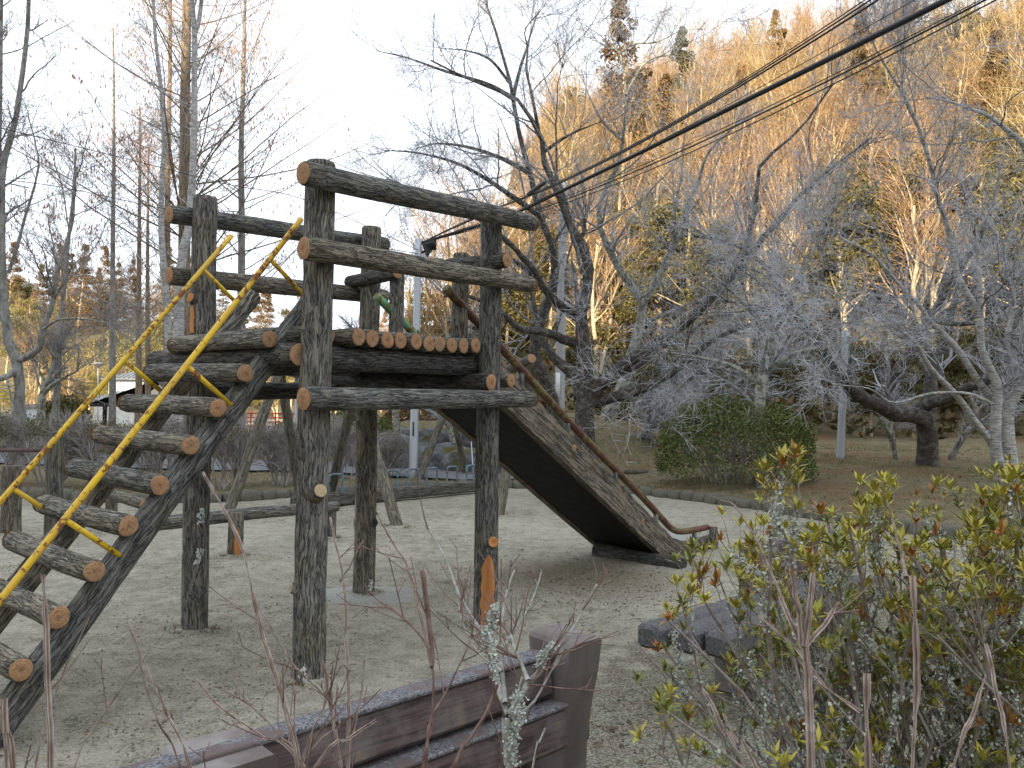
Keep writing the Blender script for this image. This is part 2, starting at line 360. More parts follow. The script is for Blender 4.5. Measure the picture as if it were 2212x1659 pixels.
M_BROWNTRUNK = mat_tree_bark('fibrous brown trunk bark', (.12, .09, .06), (.30, .235, .16), (.3, .28, .22), .3, .5, .7, False, 14)
M_TWIG = mat_simple('grey winter twigs', (.33, .335, .36), (.64, .655, .70), 5, .8, .3, 0, rnd=False)
M_BRANCH = mat_simple('grey cherry branch bark', (.10, .10, .105), (.34, .345, .36), 12, .85, .2, .4, .006, rnd=False)
M_TWIGD = mat_simple('slender brown grey twigs', (.24, .22, .215), (.42, .40, .39), 5, .8, .3, 0, rnd=False)
M_CATKIN = mat_simple('dangling tan catkins', (.36, .20, .14), (.48, .29, .2), 2, .9, .1, 0, rnd=False)
M_GOLD1 = mat_simple('golden tan bare branches', (.27, .20, .09), (.50, .375, .19), 3, .9, .1, 0)
M_GOLD2 = mat_simple('pinkish tan bare branches', (.28, .18, .11), (.48, .32, .19), 3, .9, .1, 0)
M_GOLDT = mat_simple('pale hill trunks', (.38, .31, .20), (.62, .53, .37), 6, .9, .1, 0)

def mat_leaf(name, c1, c2, c3=None, rough=.6, trans=.0, tint=False):
    m, nt, b = newmat(name, rough, .3)
    gi = nt.nodes.new('ShaderNodeNewGeometry').outputs['Random Per Island']
    oi = nt.nodes.new('ShaderNodeObjectInfo').outputs['Random']
    st = [(0., c1), (.6, c2)] + ([(1., c3)] if c3 else [])
    c = ramp(nt, gi, st)
    c = mixc(nt, .45, c, ramp(nt, oi, [(0, (.65, .6, .5)), (1, (1.15, 1.1, 1.0))]), 'MULTIPLY')
    if tint:
        a = nn(nt, 'ShaderNodeAttribute', attribute_name='tint'); c = mixc(nt, 1.0, c, a.outputs['Color'], 'MULTIPLY')
    nt.links.new(c, b.inputs['Base Color']); b.inputs['Transmission Weight'].default_value = 0
    return m
M_EVERG = mat_leaf('olive evergreen foliage', (.05, .055, .018), (.125, .115, .035), (.22, .175, .06))
M_CEDAR = mat_leaf('rusty green cedar foliage', (.06, .055, .022), (.17, .105, .04), (.26, .15, .06))
M_CONIF = mat_leaf('dull green conifer foliage', (.03, .045, .022), (.06, .08, .04), (.09, .10, .05))
M_BAMBOO = mat_leaf('yellow green bamboo foliage', (.17, .16, .045), (.28, .26, .09), (.36, .32, .13))
M_SHRUB = mat_leaf('clipped shrub leaves', (.075, .12, .035), (.16, .205, .06), (.24, .23, .08))
M_DRYLEAF = mat_leaf('dull brown green hedge leaves', (.07, .065, .035), (.13, .115, .06), (.20, .16, .10))
M_BROWNHEDGE = mat_leaf('brown clipped hedge', (.10, .055, .03), (.17, .10, .05), (.22, .14, .07))
M_UNDER = mat_leaf('dark understorey leaves', (.05, .055, .02), (.10, .09, .035), (.19, .13, .06))
M_AZ1 = mat_leaf('yellow green azalea leaves', (.22, .235, .038), (.38, .36, .06), (.48, .40, .07), .45)
M_AZ2 = mat_leaf('green azalea leaves', (.10, .14, .032), (.18, .21, .05), (.27, .22, .06), .45)
M_AZ3 = mat_leaf('bronze azalea leaves', (.20, .10, .025), (.34, .18, .04), (.28, .07, .02), .45)
M_AZSTEM = mat_simple('grey brown azalea stem', (.20, .16, .14), (.40, .37, .345), 30, .8, .2, 0, rnd=False)
M_LICH = mat_leaf('pale blue grey lichen tufts', (.34, .40, .40), (.56, .61, .58), (.62, .67, .54), .95)
M_WING = mat_simple('corky winged stem', (.25, .19, .16), (.52, .46, .42), 55, .9, .1, .5, .003, rnd=False, zs=.35, tint=True)
M_WINGD = mat_simple('dark reddish stem', (.13, .075, .06), (.27, .19, .165), 30, .9, .1, .3, .003, rnd=False)
M_SAPLING = mat_simple('pale lichen crusted sapling bark', (.20, .19, .17), (.42, .42, .38), 45, .9, .1, .4, .004, rnd=False)
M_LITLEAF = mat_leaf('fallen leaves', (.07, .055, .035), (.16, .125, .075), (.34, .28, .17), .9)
M_PEB = mat_leaf('pebbles', (.22, .21, .19), (.36, .35, .31), (.5, .49, .45), .9)
M_MOSS = mat_leaf('moss blades', (.04, .06, .02), (.08, .10, .035), (.13, .14, .06), .9)

def mat_benchwood():
    m, nt, b = newmat('reddish wood grained concrete', .75, .25)
    co = objvec(nt)
    v = nn(nt, 'ShaderNodeVectorMath', {0: co, 1: (.05, 1, 1)}, operation='MULTIPLY').outputs[0]
    n = noise(nt, v, 90, 3, .6, .2); big = noise(nt, co, 7, 4, .6); sp = noise(nt, co, 150, 2)
    c = ramp(nt, n, [(.35, (.05, .04, .038)), (.65, (.15, .105, .10))])
    c = mixc(nt, ramp(nt, big, [(.45, 0), (.62, .7)]), c, (.20, .175, .165))
    c = mixc(nt, ramp(nt, big, [(.64, 0), (.68, .6)]), c, (.26, .20, .09))
    nt.links.new(c, b.inputs['Base Color']); bump(nt, b, math_(nt, 'ADD', n, math_(nt, 'MULTIPLY', sp, .4)), .5, .004)
    return m
M_BENCH = mat_benchwood()
M_BENCHTOP = mat_simple('speckled worn concrete', (.05, .052, .06), (.26, .255, .265), 140, .9, .2, .5, .003, lo=.38, hi=.66, c3=(.13, .10, .095), s3=9)
M_BENCHLEG = mat_simple('smooth pink brown concrete', (.11, .092, .086), (.20, .175, .165), 5, .7, .3, .2, .003, zs=.25, c3=(.235, .215, .20), s3=5)
M_SEAT = mat_simple('dark speckled seat plank', (.04, .042, .048), (.155, .15, .15), 110, .85, .25, .5, .003)
M_PLASTER = mat_simple('white house plaster', (.62, .63, .64), (.72, .73, .74), 3, .9)
M_TILE = mat_simple('grey roof tile', (.15, .165, .19), (.24, .26, .29), 4, .7)
M_DKWOOD = mat_simple('dark weathered timber', (.03, .028, .026), (.07, .062, .055), 8, .85)
M_BLUEROOF = mat_simple('pale blue shed wall', (.45, .5, .58), (.55, .6, .68), 3, .8)
M_RED = mat_simple('red painted railing', (.5, .06, .05), (.6, .09, .07), 6, .6)
M_BLACK = mat_simple('black metal', (.01, .01, .012), (.02, .02, .022), 10, .5, .4, 0)

# ------------------------------------------------------------------ terrain
def softplus(x): return np.where(x > 20, x, np.log1p(np.exp(np.minimum(x, 20))))
KERB = np.array([(-13.5, 11.2), (-11, 13.2), (-8.3, 13.7), (-6.4, 13.3), (-4.86, 13.6), (-3.6, 14.8), (-2.59, 15.9), (-1.0, 16.6), (.46, 16.85), (2.0, 16.4), (3.28, 15.1), (3.85, 14.3), (4.30, 13.6), (4.75, 12.5), (5.6, 11.2), (6.8, 10.2), (8.2, 9.6), (10.5, 9.0), (13, 8.8)])
def kerb_y(x): return np.interp(x, KERB[:, 0], KERB[:, 1])
def hgt(x, y):
    x = np.asarray(x, float); y = np.asarray(y, float)
    ky = kerb_y(x); out = sstep(0, .25, y - ky)
    h = -.05 + out * .14
    h = h + out * .035 * np.clip(y - ky, 0, 14) * sstep(-1, 5, x)
    h = h + 1.15 * sstep(20.5, 24, y) * sstep(-4.6, -2.6, x + .12 * (y - 20)) * (1 - sstep(2, 7, x))
    s = y + .5 * np.maximum(x, 0) - 43
    hr = .70 * 3 * softplus(s / 3) * sstep(-6, 5, x - .03 * (y - 40)); hr = 46 * np.tanh(hr / 46)
    s2 = y - 95
    hl = .36 * 4 * softplus(s2 / 4) * (.35 + .65 * sstep(-25, -80, x)); hl = 24 * np.tanh(hl / 24) * (1 - sstep(12, 50, x))
    hb = 68 * sstep(82, 150, -(TRAVEL.x * x + TRAVEL.y * y))
    far = np.clip((np.hypot(x, y) - 25) / 60, 0, 1)
    n = (fbm(np.stack([x * .08, y * .08, 0 * x], -1), 3, 5) - .5) * (2.2 * far)
    n2 = (fbm(np.stack([x * 1.3, y * 1.3, 0 * x], -1), 3, 9) - .5) * .10 * out
    return h + np.maximum(hr, hl) + hb + n * (hr + hl > 1) + n2
def axis(lo, a, b, hi, d, g=1.09):
    mid = list(np.arange(a, b, d)); out = []; x, s = b, d
    while x < hi: out.append(x); s *= g; x += s
    lft = []; x, s = a, d
    while x > lo: s *= g; x -= s; lft.append(x)
    return np.array(lft[::-1] + mid + out)
xs = axis(-360, -13, 14, 330, .20); ys = axis(-360, 8, 26, 420, .17)
X, Y = np.meshgrid(xs, ys); Zg = hgt(X, Y)
nx, ny = len(xs), len(ys); i = np.arange(ny - 1)[:, None] * nx + np.arange(nx - 1)[None]
gq = np.stack([i, i + 1, i + nx + 1, i + nx], -1).reshape(-1, 4)
g = MB(); g.add(np.stack([X, Y, Zg], -1).reshape(-1, 3), q=gq)
tag(link('ground', g.mesh('ground', M_LITTER)), kind='structure')
# sand of the playground
xs = np.arange(-13.4, 12.9, .07); ys = np.arange(1.0, 17.1, .066); X, Y = np.meshgrid(xs, ys)
def sandz(x, y):
    x = np.asarray(x, float); y = np.asarray(y, float); z0 = 0 * x
    return (fbm(np.stack([x * .55, y * .55, z0], -1), 2, 21) - .5) * .03 + (fbm(np.stack([x * 6, y * 6, z0], -1), 3, 22) - .5) * .022
Zs = sandz(X, Y); nx, ny = len(xs), len(ys); i = np.arange(ny - 1)[:, None] * nx + np.arange(nx - 1)[None]
q = np.stack([i, i + 1, i + nx + 1, i + nx], -1).reshape(-1, 4)
cx, cy = X.ravel()[q].mean(1), Y.ravel()[q].mean(1); q = q[cy < kerb_y(cx) + .02]
used = np.unique(q); remap = np.zeros(nx * ny, int); remap[used] = np.arange(len(used))
g = MB(); g.add(np.stack([X, Y, Zs], -1).reshape(-1, 3)[used], q=remap[q])
tag(link('playground_sand', g.mesh('playground_sand', M_SAND)), kind='structure')
# asphalt path behind the hedge
pp = resample([(-30, 26, 0), (-18, 23.5, 0), (-9, 21.0, 0), (-5.2, 20.6, 0), (-3.0, 19.6, 0), (-1.6, 18.6, 0), (.2, 18.2, 0)], 60)
tn = unit(np.gradient(pp, axis=0)); nr = np.stack([-tn[:, 1], tn[:, 0], 0 * tn[:, 0]], -1)
wd = np.linspace(1.9, 1.9, 60); wd[-14:] = np.linspace(1.9, .9, 14)
rows = [pp + nr * (wd * k)[:, None] for k in np.linspace(-1, 1, 9)]
pv = np.stack(rows, 1).reshape(-1, 3); pv[:, 2] = hgt(pv[:, 0], pv[:, 1]) + .05
i = np.arange(59)[:, None] * 9 + np.arange(8)[None]
g = MB(); g.add(pv, q=np.stack([i, i + 9, i + 10, i + 1], -1).reshape(-1, 4))
tag(link('path', g.mesh('path', M_ASPH)), kind='structure')

# kerb of rounded stones
def stone_mesh(seed, mat):
    r = np.random.default_rng(seed); U, V = 9, 6; vs = []
    for a in range(1, V):
        for b in range(U):
            ph = math.pi * a / V; th = 2 * math.pi * b / U
            p = np.array([math.sin(ph) * math.cos(th), math.sin(ph) * math.sin(th), math.cos(ph)])
            p = np.sign(p) * np.abs(p) ** .75; vs.append(p * (1 + r.uniform(-.10, .10)))
    vs = [np.array([0, 0, .95])] + vs + [np.array([0, 0, -1])]
    t = [(0, 1 + b, 1 + (b + 1) % U) for b in range(U)] + [(len(vs) - 1, 1 + (V - 2) * U + (b + 1) % U, 1 + (V - 2) * U + b) for b in range(U)]
    q = [(1 + a * U + b, 1 + (a + 1) * U + b, 1 + (a + 1) * U + (b + 1) % U, 1 + a * U + (b + 1) % U) for a in range(V - 2) for b in range(U)]
    return MB().add(vs, q=q, t=t).mesh('stone', mat)
stones = [stone_mesh(s, M_STONE) for s in range(6)]
kerb = empty('stone_kerb', (0, 16.8, 0), 'row of rounded grey kerb stones edging the far side of the sand playground', 'kerb')
kp = resample(np.hstack([KERB, np.zeros((len(KERB), 1))]), 800); seg = np.linalg.norm(np.diff(kp, axis=0), axis=1); cum = np.concatenate([[0], np.cumsum(seg)])
s = 0.2; k = 0
while s < cum[-1] - .3:
    w_ = rng.uniform(.27, .40); c = np.array([np.interp(s + w_ / 2, cum, kp[:, j]) for j in range(3)]); c2 = np.array([np.interp(s + w_ / 2 + .05, cum, kp[:, j]) for j in range(3)])
    a = math.atan2(c2[1] - c[1], c2[0] - c[0])
    o = link('stone', stones[k % 6], kerb); o.location = Vector((c[0], c[1] + .04, .03)) - kerb.location
    o.scale = (w_ * .53, rng.uniform(.11, .15), rng.uniform(.12, .17)); o.rotation_euler = (rng.uniform(-.1, .1), rng.uniform(-.1, .1), a + rng.uniform(-.15, .15))
    s += w_ * 1.0; k += 1

# ------------------------------------------------------------------ log builder (local Z is the axis of the log)
def zmat(a, b, roll=0.):
    a, b = Vector(a), Vector(b); z = (b - a).normalized()
    q = z.to_track_quat('Z', 'Y'); M = q.to_matrix().to_4x4() @ Matrix.Rotation(roll, 4, 'Z'); M.translation = a; return M
_seed = [100]
def disc_mesh(r, seed, mat, n=26):
    rr = np.random.default_rng(seed); th = np.linspace(0, 2 * math.pi, n, endpoint=False)
    w_ = 1 + .035 * np.sin(th * 2 + rr.uniform(0, 6)) + .025 * np.sin(th * 3 + rr.uniform(0, 6)) + .012 * np.sin(th * 7 + rr.uniform(0, 6))
    o = np.stack([r * w_ * np.cos(th), r * w_ * np.sin(th), 0 * th], -1); i_ = o * [.9, .9, 1] + [0, 0, .0035]
    mid = o * [.4, .4, 1] + [0, 0, .003]
    v = np.vstack([o, i_, mid, [[0, 0, .003]]]); q = []; t = []
    for a in range(2): q += [(a * n + j, a * n + (j + 1) % n, (a + 1) * n + (j + 1) % n, (a + 1) * n + j) for j in range(n)]
    t = [(2 * n + j, 2 * n + (j + 1) % n, 3 * n) for j in range(n)]
    return MB().add(v, q=q, t=t).mesh('cut_end', mat)
def log(name, a, b, r0, r1, parent, mat=None, ends=(True, True), bend=0., sides=36, relief=.055, step=.03, lump=.05, round_end=(0, 0)):
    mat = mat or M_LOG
    a, b = np.asarray(a, float), np.asarray(b, float); L = np.linalg.norm(b - a); _seed[0] += 1; sd = _seed[0]
    n = max(6, int(L / step)); z = np.linspace(0, L, n); z = np.concatenate([[0.0], [.008], z[1:-1], [L - .008], [L]])
    th = np.arange(sides) * 2 * math.pi / sides; ZZ, TH = np.meshgrid(z, th, indexing='ij'); t = ZZ / L
    R = r0 + (r1 - r0) * t
    p = np.stack([np.cos(TH) * 1.2 + sd, np.sin(TH) * 1.2, ZZ * 1.7], -1)
    p2 = np.stack([np.cos(TH) * 4.2 + sd, np.sin(TH) * 4.2 + .5 * np.sin(ZZ * 5), ZZ * 2.2], -1)
    R = R * (1 + lump * 2 * (fbm(p, 2, sd) - .5) - relief * np.clip(1 - np.abs(vnoise(p2, sd + 3) - .5) * 7, 0, 1))
    e = np.ones_like(ZZ); e[0] = .90; e[-1] = .90; e[1] = .965; e[-2] = .965
    for k, sgn in ((0, 0), (1, 1)):
        if round_end[k]:
            dd = (ZZ if k == 0 else L - ZZ) / round_end[k]; e = e * np.where(dd < 1, np.sqrt(np.clip(1 - (1 - dd) ** 2 * .8, .05, 1)), 1)
    R = R * e
    bx = bend * np.sin(math.pi * t) + .006 * np.sin(ZZ * 3 + sd)
    V = np.stack([R * np.cos(TH) + bx, R * np.sin(TH), ZZ], -1); m = len(z)
    i = np.arange(m - 1)[:, None] * sides + np.arange(sides)[None]; i2 = np.arange(m - 1)[:, None] * sides + (np.arange(sides)[None] + 1) % sides
    Q = np.stack([i, i2, i2 + sides, i + sides], -1).reshape(-1, 4)
    mb = MB().add(V.reshape(-1, 3), q=Q)
    c0 = [[bx[0, 0], 0, 0]]; mb.add(np.vstack([V[0], c0]), t=[((j + 1) % sides, j, sides) for j in range(sides)])
    mb.add(np.vstack([V[-1], [[bx[-1, 0], 0, L]]]), t=[(j, (j + 1) % sides, sides) for j in range(sides)])
    M = zmat(a, b, sd * 1.7); M.translation -= Vector(parent.location) if parent is not None and parent.parent is None else Vector((0, 0, 0))
    o = link(name, mb.mesh(name, mat), parent, M)
    for k, on in enumerate(ends):
        if on:
            rr = (r0 if k == 0 else r1) * .885
            T = Matrix.Translation((float(bx[0, 0] if k == 0 else bx[-1, 0]), 0, -.0015 if k == 0 else L + .0015))
            if k == 0: T = T @ Matrix.Rotation(math.pi, 4, 'X')
            link('cut_end', disc_mesh(rr, sd * 3 + k, M_CUT), o, T)
    return o
def lattach(o, mb, name, mats, smooth=True):
    """mesh in world coordinates hung under a log that already has a rotated frame"""
    root = o.parent; W = (Matrix.Translation(root.location) if root else Matrix()) @ o.matrix_basis
    me = mb.mesh(name, mats, smooth); me.transform(W.inverted()); return link(name, me, o)
def stub(o, base, direction, r, length, cut=None, hole=False):
    base = np.array(base); d = unit(np.array(direction, float)); P = [base - d * .05, base, base + d * length * .6, base + d * length]
    v, q = tubes(P, [[r * 1.75, r * 1.35, r * 1.02, r]], 14)
    mb = MB().add(v * 1.0, q=q, m=0)
    A = unit(np.cross(d, [0, 0, 1.])); B = np.cross(A, d); th = np.linspace(0, 2 * math.pi, 14, endpoint=False)
    c = base + d * (length + .001); ring = c + r * 1.0 * (np.cos(th)[:, None] * A + np.sin(th)[:, None] * B)
    mb.add(np.vstack([ring, ring * .5 + c * .5 + d * .003, [c + d * (.003 if not hole else -.02)]]), q=[(j, (j + 1) % 14, 14 + (j + 1) % 14, 14 + j) for j in range(14)], t=[(14 + j, 14 + (j + 1) % 14, 28) for j in range(14)], m=1)
    return lattach(o, mb, 'branch_stub', [M_LOG, cut or M_STUBCUT])
def patch(o, base, r, ang0, width, z0, z1, mat=None, off=.004):
    """bare patch wrapped over an upright post, pointed at the top"""
    nz, na = 16, 7; vs = []
    for i in range(nz):
        t = i / (nz - 1); wv = width * (1 if t < .6 else math.sqrt(max(0.02, 1 - ((t - .6) / .4) ** 2))) * (1 + .12 * math.sin(i * 1.7))
        for j in range(na):
            a = ang0 + wv * (j / (na - 1) - .5) + .03 * math.sin(i * .9); e = .75 if j in (0, na - 1) or i in (0, nz - 1) else 1
            rr = r - .012 + (.012 + off) * e
            vs.append((base[0] + rr * math.cos(a), base[1] + rr * math.sin(a), z0 + (z1 - z0) * t))
    q = [(i * na + j, i * na + j + 1, (i + 1) * na + j + 1, (i + 1) * na + j) for i in range(nz - 1) for j in range(na - 1)]
    return lattach(o, MB().add(vs, q=q), 'bare_patch', mat or M_PATCH)

# ------------------------------------------------------------------ the climbing tower
tower = empty('climbing_tower', tuple(TM), 'log climbing tower with ladder, yellow handrails and slide in the middle of the sand', 'play structure')
pA, pB, pC, pD = np.array([-1.169, 4.747, 0]), np.array([-2.239, 5.743, 0]), np.array([-1.256, 6.961, 0]), np.array([-.175, 5.984, 0])
def post(p, top, r, **k): return log('post', p + [0, 0, -.12], p + np.array([0, 0, top + .0]), r * 1.04, r * .97, tower, ends=(False, False), relief=.06, **k)
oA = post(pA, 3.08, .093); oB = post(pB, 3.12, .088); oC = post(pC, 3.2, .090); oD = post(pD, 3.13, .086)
pF = tw(1.60, .36, 0); pE = tw(1.60, -.37, 0)
log('short_post', pF + [0, 0, 1.75], pF + [0, 0, 2.84], .07, .066, tower, ends=(False, False))
log('short_post', pE + [0, 0, 1.75], pE + [0, 0, 2.77], .066, .062, tower, ends=(False, False))
def px_az(p, x, y):           # outward azimuth of a post surface point seen at a pixel
    return math.atan2(-p[1] + CAMP[1], -p[0] + CAMP[0])
azA, azB, azC, azD = (px_az(p, 0, 0) for p in (pA, pB, pC, pD))
def hz(p, y, x=None): return at(x if x else 1106 + p[0] / p[1] * 1725, y, p[1])[2]
def dirz(a, up=0.): return np.array([math.cos(a), math.sin(a), up])
zz = hz(pA, 1045, 690); stub(oA, pA + dirz(azA + .25) * .085 + [0, 0, zz - .05], dirz(azA + .35, .35), .038, .07)
zz = hz(pA, 1262, 640); stub(oA, pA + dirz(azA - 1.35) * .078 + [0, 0, zz - .02], dirz(azA - 1.35, .25), .032, .035)
zz = hz(pC, 1128, 803); stub(oC, pC + dirz(azC + .95) * .08 + [0, 0, zz], dirz(azC + .8, .2), .034, .03, M_LOGD, True)
zz = hz(pD, 1168, 1060); stub(oD, pD + dirz(azD + .55) * .08 + [0, 0, zz], dirz(azD + .35, .2), .038, .035, M_PATCH, True)
patch(oD, pD, .0875, azD + .25, 1.25, hz(pD, 1345, 1050), hz(pD, 1195, 1052))
zz = hz(pB, 648, 415); stub(oB, pB + dirz(azB - 1.0) * .075 + [0, 0, zz], dirz(azB - .95, .2), .035, .03, M_PATCH)
patch(oB, pB, .089, azB - .95, .55, hz(pB, 722, 420), hz(pB, 662, 420))
for p, o, a, z_ in ((pA, oA, azA - .25, .03), (pC, oC, azC + .75, .05), (pB, oB, azB + .25, .5), (pB, oB, azB + .3, .78)):
    ps = []
    for k in range(26):
        aa = a + rng.normal(0, .14); z1 = z_ + rng.uniform(0, .10); c = p + dirz(aa) * .097 + [0, 0, z1]; ps.append(c)
    mb = MB()
    for c in ps: box(mb, c, *(rng.uniform(.006, .02, 3)), X=unit(rng.normal(0, 1, 3)))
    lattach(o, mb, 'white_crust', M_WHITE, False)

# rails of the near and of the far side
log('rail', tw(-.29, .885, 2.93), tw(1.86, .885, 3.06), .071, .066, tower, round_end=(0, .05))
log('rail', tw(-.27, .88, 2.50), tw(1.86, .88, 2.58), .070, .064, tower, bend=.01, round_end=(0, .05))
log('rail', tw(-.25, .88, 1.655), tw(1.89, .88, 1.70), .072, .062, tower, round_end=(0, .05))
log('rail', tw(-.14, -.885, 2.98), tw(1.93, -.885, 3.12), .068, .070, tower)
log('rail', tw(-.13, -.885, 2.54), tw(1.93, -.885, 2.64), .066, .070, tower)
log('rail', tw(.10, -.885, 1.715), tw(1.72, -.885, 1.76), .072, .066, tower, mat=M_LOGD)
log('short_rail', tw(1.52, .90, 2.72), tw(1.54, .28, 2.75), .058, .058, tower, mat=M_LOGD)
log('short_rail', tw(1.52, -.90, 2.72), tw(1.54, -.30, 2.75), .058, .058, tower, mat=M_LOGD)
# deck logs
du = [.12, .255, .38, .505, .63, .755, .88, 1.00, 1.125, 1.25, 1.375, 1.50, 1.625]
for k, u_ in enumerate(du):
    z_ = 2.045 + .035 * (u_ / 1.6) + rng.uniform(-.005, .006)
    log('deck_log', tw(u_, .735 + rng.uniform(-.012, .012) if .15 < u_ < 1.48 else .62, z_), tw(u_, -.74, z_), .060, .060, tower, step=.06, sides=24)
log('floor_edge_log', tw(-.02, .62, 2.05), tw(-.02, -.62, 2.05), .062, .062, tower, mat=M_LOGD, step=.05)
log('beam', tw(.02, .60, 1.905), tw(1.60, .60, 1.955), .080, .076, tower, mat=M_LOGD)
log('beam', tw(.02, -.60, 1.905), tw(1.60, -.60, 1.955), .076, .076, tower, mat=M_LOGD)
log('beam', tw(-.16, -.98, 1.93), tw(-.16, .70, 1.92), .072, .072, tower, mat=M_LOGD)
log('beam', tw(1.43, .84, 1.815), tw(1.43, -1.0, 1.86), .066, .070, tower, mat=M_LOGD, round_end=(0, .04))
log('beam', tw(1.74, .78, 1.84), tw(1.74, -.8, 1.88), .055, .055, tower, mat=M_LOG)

# ladder: two leaning side logs, rungs, yellow rails with brackets
def strz(u_): return 2.18 + 1.28 * (u_ - .06)
for v_ in (.40, -.40):
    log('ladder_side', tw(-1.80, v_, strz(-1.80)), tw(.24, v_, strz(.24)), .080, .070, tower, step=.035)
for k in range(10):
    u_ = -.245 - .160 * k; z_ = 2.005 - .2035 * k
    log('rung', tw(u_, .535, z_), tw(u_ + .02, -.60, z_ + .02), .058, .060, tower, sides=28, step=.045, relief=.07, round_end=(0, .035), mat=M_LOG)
rdir = unit(TU * 1 + TZ * 1.30); rnrm = unit(TU * 1.30 - TZ)
for v_ in (.45, -.45):
    top = tw(.02 if v_ > 0 else .09, v_, 2.79 if v_ > 0 else 2.81); bot = tw(-1.80, v_, .44)
    mid = top * .55 + bot * .45 + rnrm * .01
    v, q = tube_capped(resample([bot + [0, 0, -.02], mid, top], 24), .0175, 12)
    hr = part('handrail', MB().add(v, q=q), M_YELLOW, tower)
    for u_ in (-.20, -.72, -1.33):
        if v_ < 0: u_ += .08
        t_ = (u_ - (-1.80)) / (top @ TU - bot @ TU) ; s_ = bot + (top - bot) * ((u_ + 1.80) / ((top - bot) @ TU)); s_ = s_ + rnrm * .008
        v, q = tube_capped(np.array([s_, s_ + rnrm * .17, s_ + rnrm * .36]), .0145, 10)
        part_o = link('bracket', MB().add(v, q=q).mesh('bracket', M_YELLOW, True, False, tuple(tower.location)), hr)

# slide
def slab(name, poly_uz, v0, v1, mat, label=None, nseg=8):
    """polygon in the u-z plane given thickness from v0 to v1; its local Z runs down the slope for the grain"""
    mb = MB(); n = len(poly_uz)
    P0 = [tw(u_, v0, z_) for u_, z_ in poly_uz]; P1 = [tw(u_, v1, z_) for u_, z_ in poly_uz]
    mb.add(P0 + P1, q=[(j, (j + 1) % n, n + (j + 1) % n, n + j) for j in range(n)])
    h = n // 2
    for off, rev in ((0, False), (n, True)):
        for j in range(h - 1):
            f = [off + j, off + j + 1, off + n - 2 - j, off + n - 1 - j]
            mb.add((P0 + P1), q=[f[::-1] if rev else f])
    me = mb.mesh(name, mat, False, False, tuple(tower.location))
    M = zmat(tw(5.2, 0, .2) - TM, tw(2.1, 0, 2.0) - TM); me.transform(M.inverted())
    o = link(name, me, tower, M)
    if label: o['label'] = label
    return o
top_l = [(1.66, 2.16), (1.86, 2.30), (2.12, 1.945), (3.3, 1.255), (4.2, .735), (5.05, .235), (5.35, .15), (5.7, .13), (6.25, .15)]
bot_l = [(1.66, 1.86), (1.80, 1.82), (2.12, 1.625), (3.25, .975), (4.2, .42), (4.86, .045), (5.3, .02), (5.7, .01), (6.25, .01)]
for v0, v1 in ((.36, .44), (-.44, -.36)):
    ob = slab('side_board', top_l + bot_l[::-1], v0, v1, M_BOARD)
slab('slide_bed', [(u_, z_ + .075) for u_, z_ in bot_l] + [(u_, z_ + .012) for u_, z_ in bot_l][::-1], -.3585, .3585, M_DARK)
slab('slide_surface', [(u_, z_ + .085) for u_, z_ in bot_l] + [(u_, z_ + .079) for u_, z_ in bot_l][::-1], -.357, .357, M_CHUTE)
for x, y, r_ in ((1240, 968, .034), (1388, 1125, .026)):
    p = onplane(x, y, .44); M = zmat(p + TV * .002 - TM, p + TV * .1 - TM); link('knot', disc_mesh(r_, int(x), M_CUT, 16), tower, M)
for v_, mt in ((.395, M_PIPE), (-.395, M_PIPEG)):
    pts = [tw(1.40, v_, 2.54), tw(2.14, v_, 2.09), tw(2.9, v_, 1.62), tw(3.58, v_, 1.22), tw(4.47, v_, .71), tw(4.91, v_, .44), tw(5.09, v_, .335), tw(5.3, v_, .27), tw(5.67, v_, .25), tw(6.02, v_, .245)]
    v, q = tube_capped(resample(pts, 60), .036, 14)
    pr = part('slide_rail', MB().add(v, q=q), mt, tower)
    for (u_, z_) in ((2.35, 1.95), (3.05, 1.52), (3.9, 1.03), (4.75, .53), (5.68, .235)):
        v, q = tube_capped(np.array([tw(u_, v_, z_ - .16), tw(u_, v_, z_ - .01)]), .028, 10)
        link('peg', MB().add(v, q=q).mesh('peg', M_LOG, True, False, tuple(tower.location)), pr)
log('end_post', tw(6.05, .46, -.1), tw(6.05, .46, .26), .055, .05, tower, mat=M_LOG)
b1, b2 = gnd(1288, 1197), gnd(1450, 1222)
log('base_log', b1 + [0, 0, .05], b2 + (b2 - b1) * .15 + [0, 0, .03], .10, .085, tower, mat=M_LOGD, ends=(False, False), bend=.03)
# small foot plate of concrete round the far right post
mb = MB(); th = np.linspace(0, 2 * math.pi, 18, endpoint=False); cc = pC + np.array([.1, -.02, 0])
ring = [cc + [(.44 + .07 * math.sin(3 * t)) * math.cos(t), (.33 + .05 * math.cos(2 * t)) * math.sin(t), .018] for t in th]; ring2 = [cc + [(.5 + .07 * math.sin(3 * t)) * math.cos(t), (.38 + .05 * math.cos(2 * t)) * math.sin(t), -.03] for t in th]
mb.add(ring + ring2 + [cc + [0, 0, .024]], q=[(18 + j, 18 + (j + 1) % 18, (j + 1) % 18, j) for j in range(18)], t=[(j, (j + 1) % 18, 36) for j in range(18)])
part('footing', mb, mat_simple('thin pale footing', (.24, .24, .215), (.34, .335, .30), 30), tower)

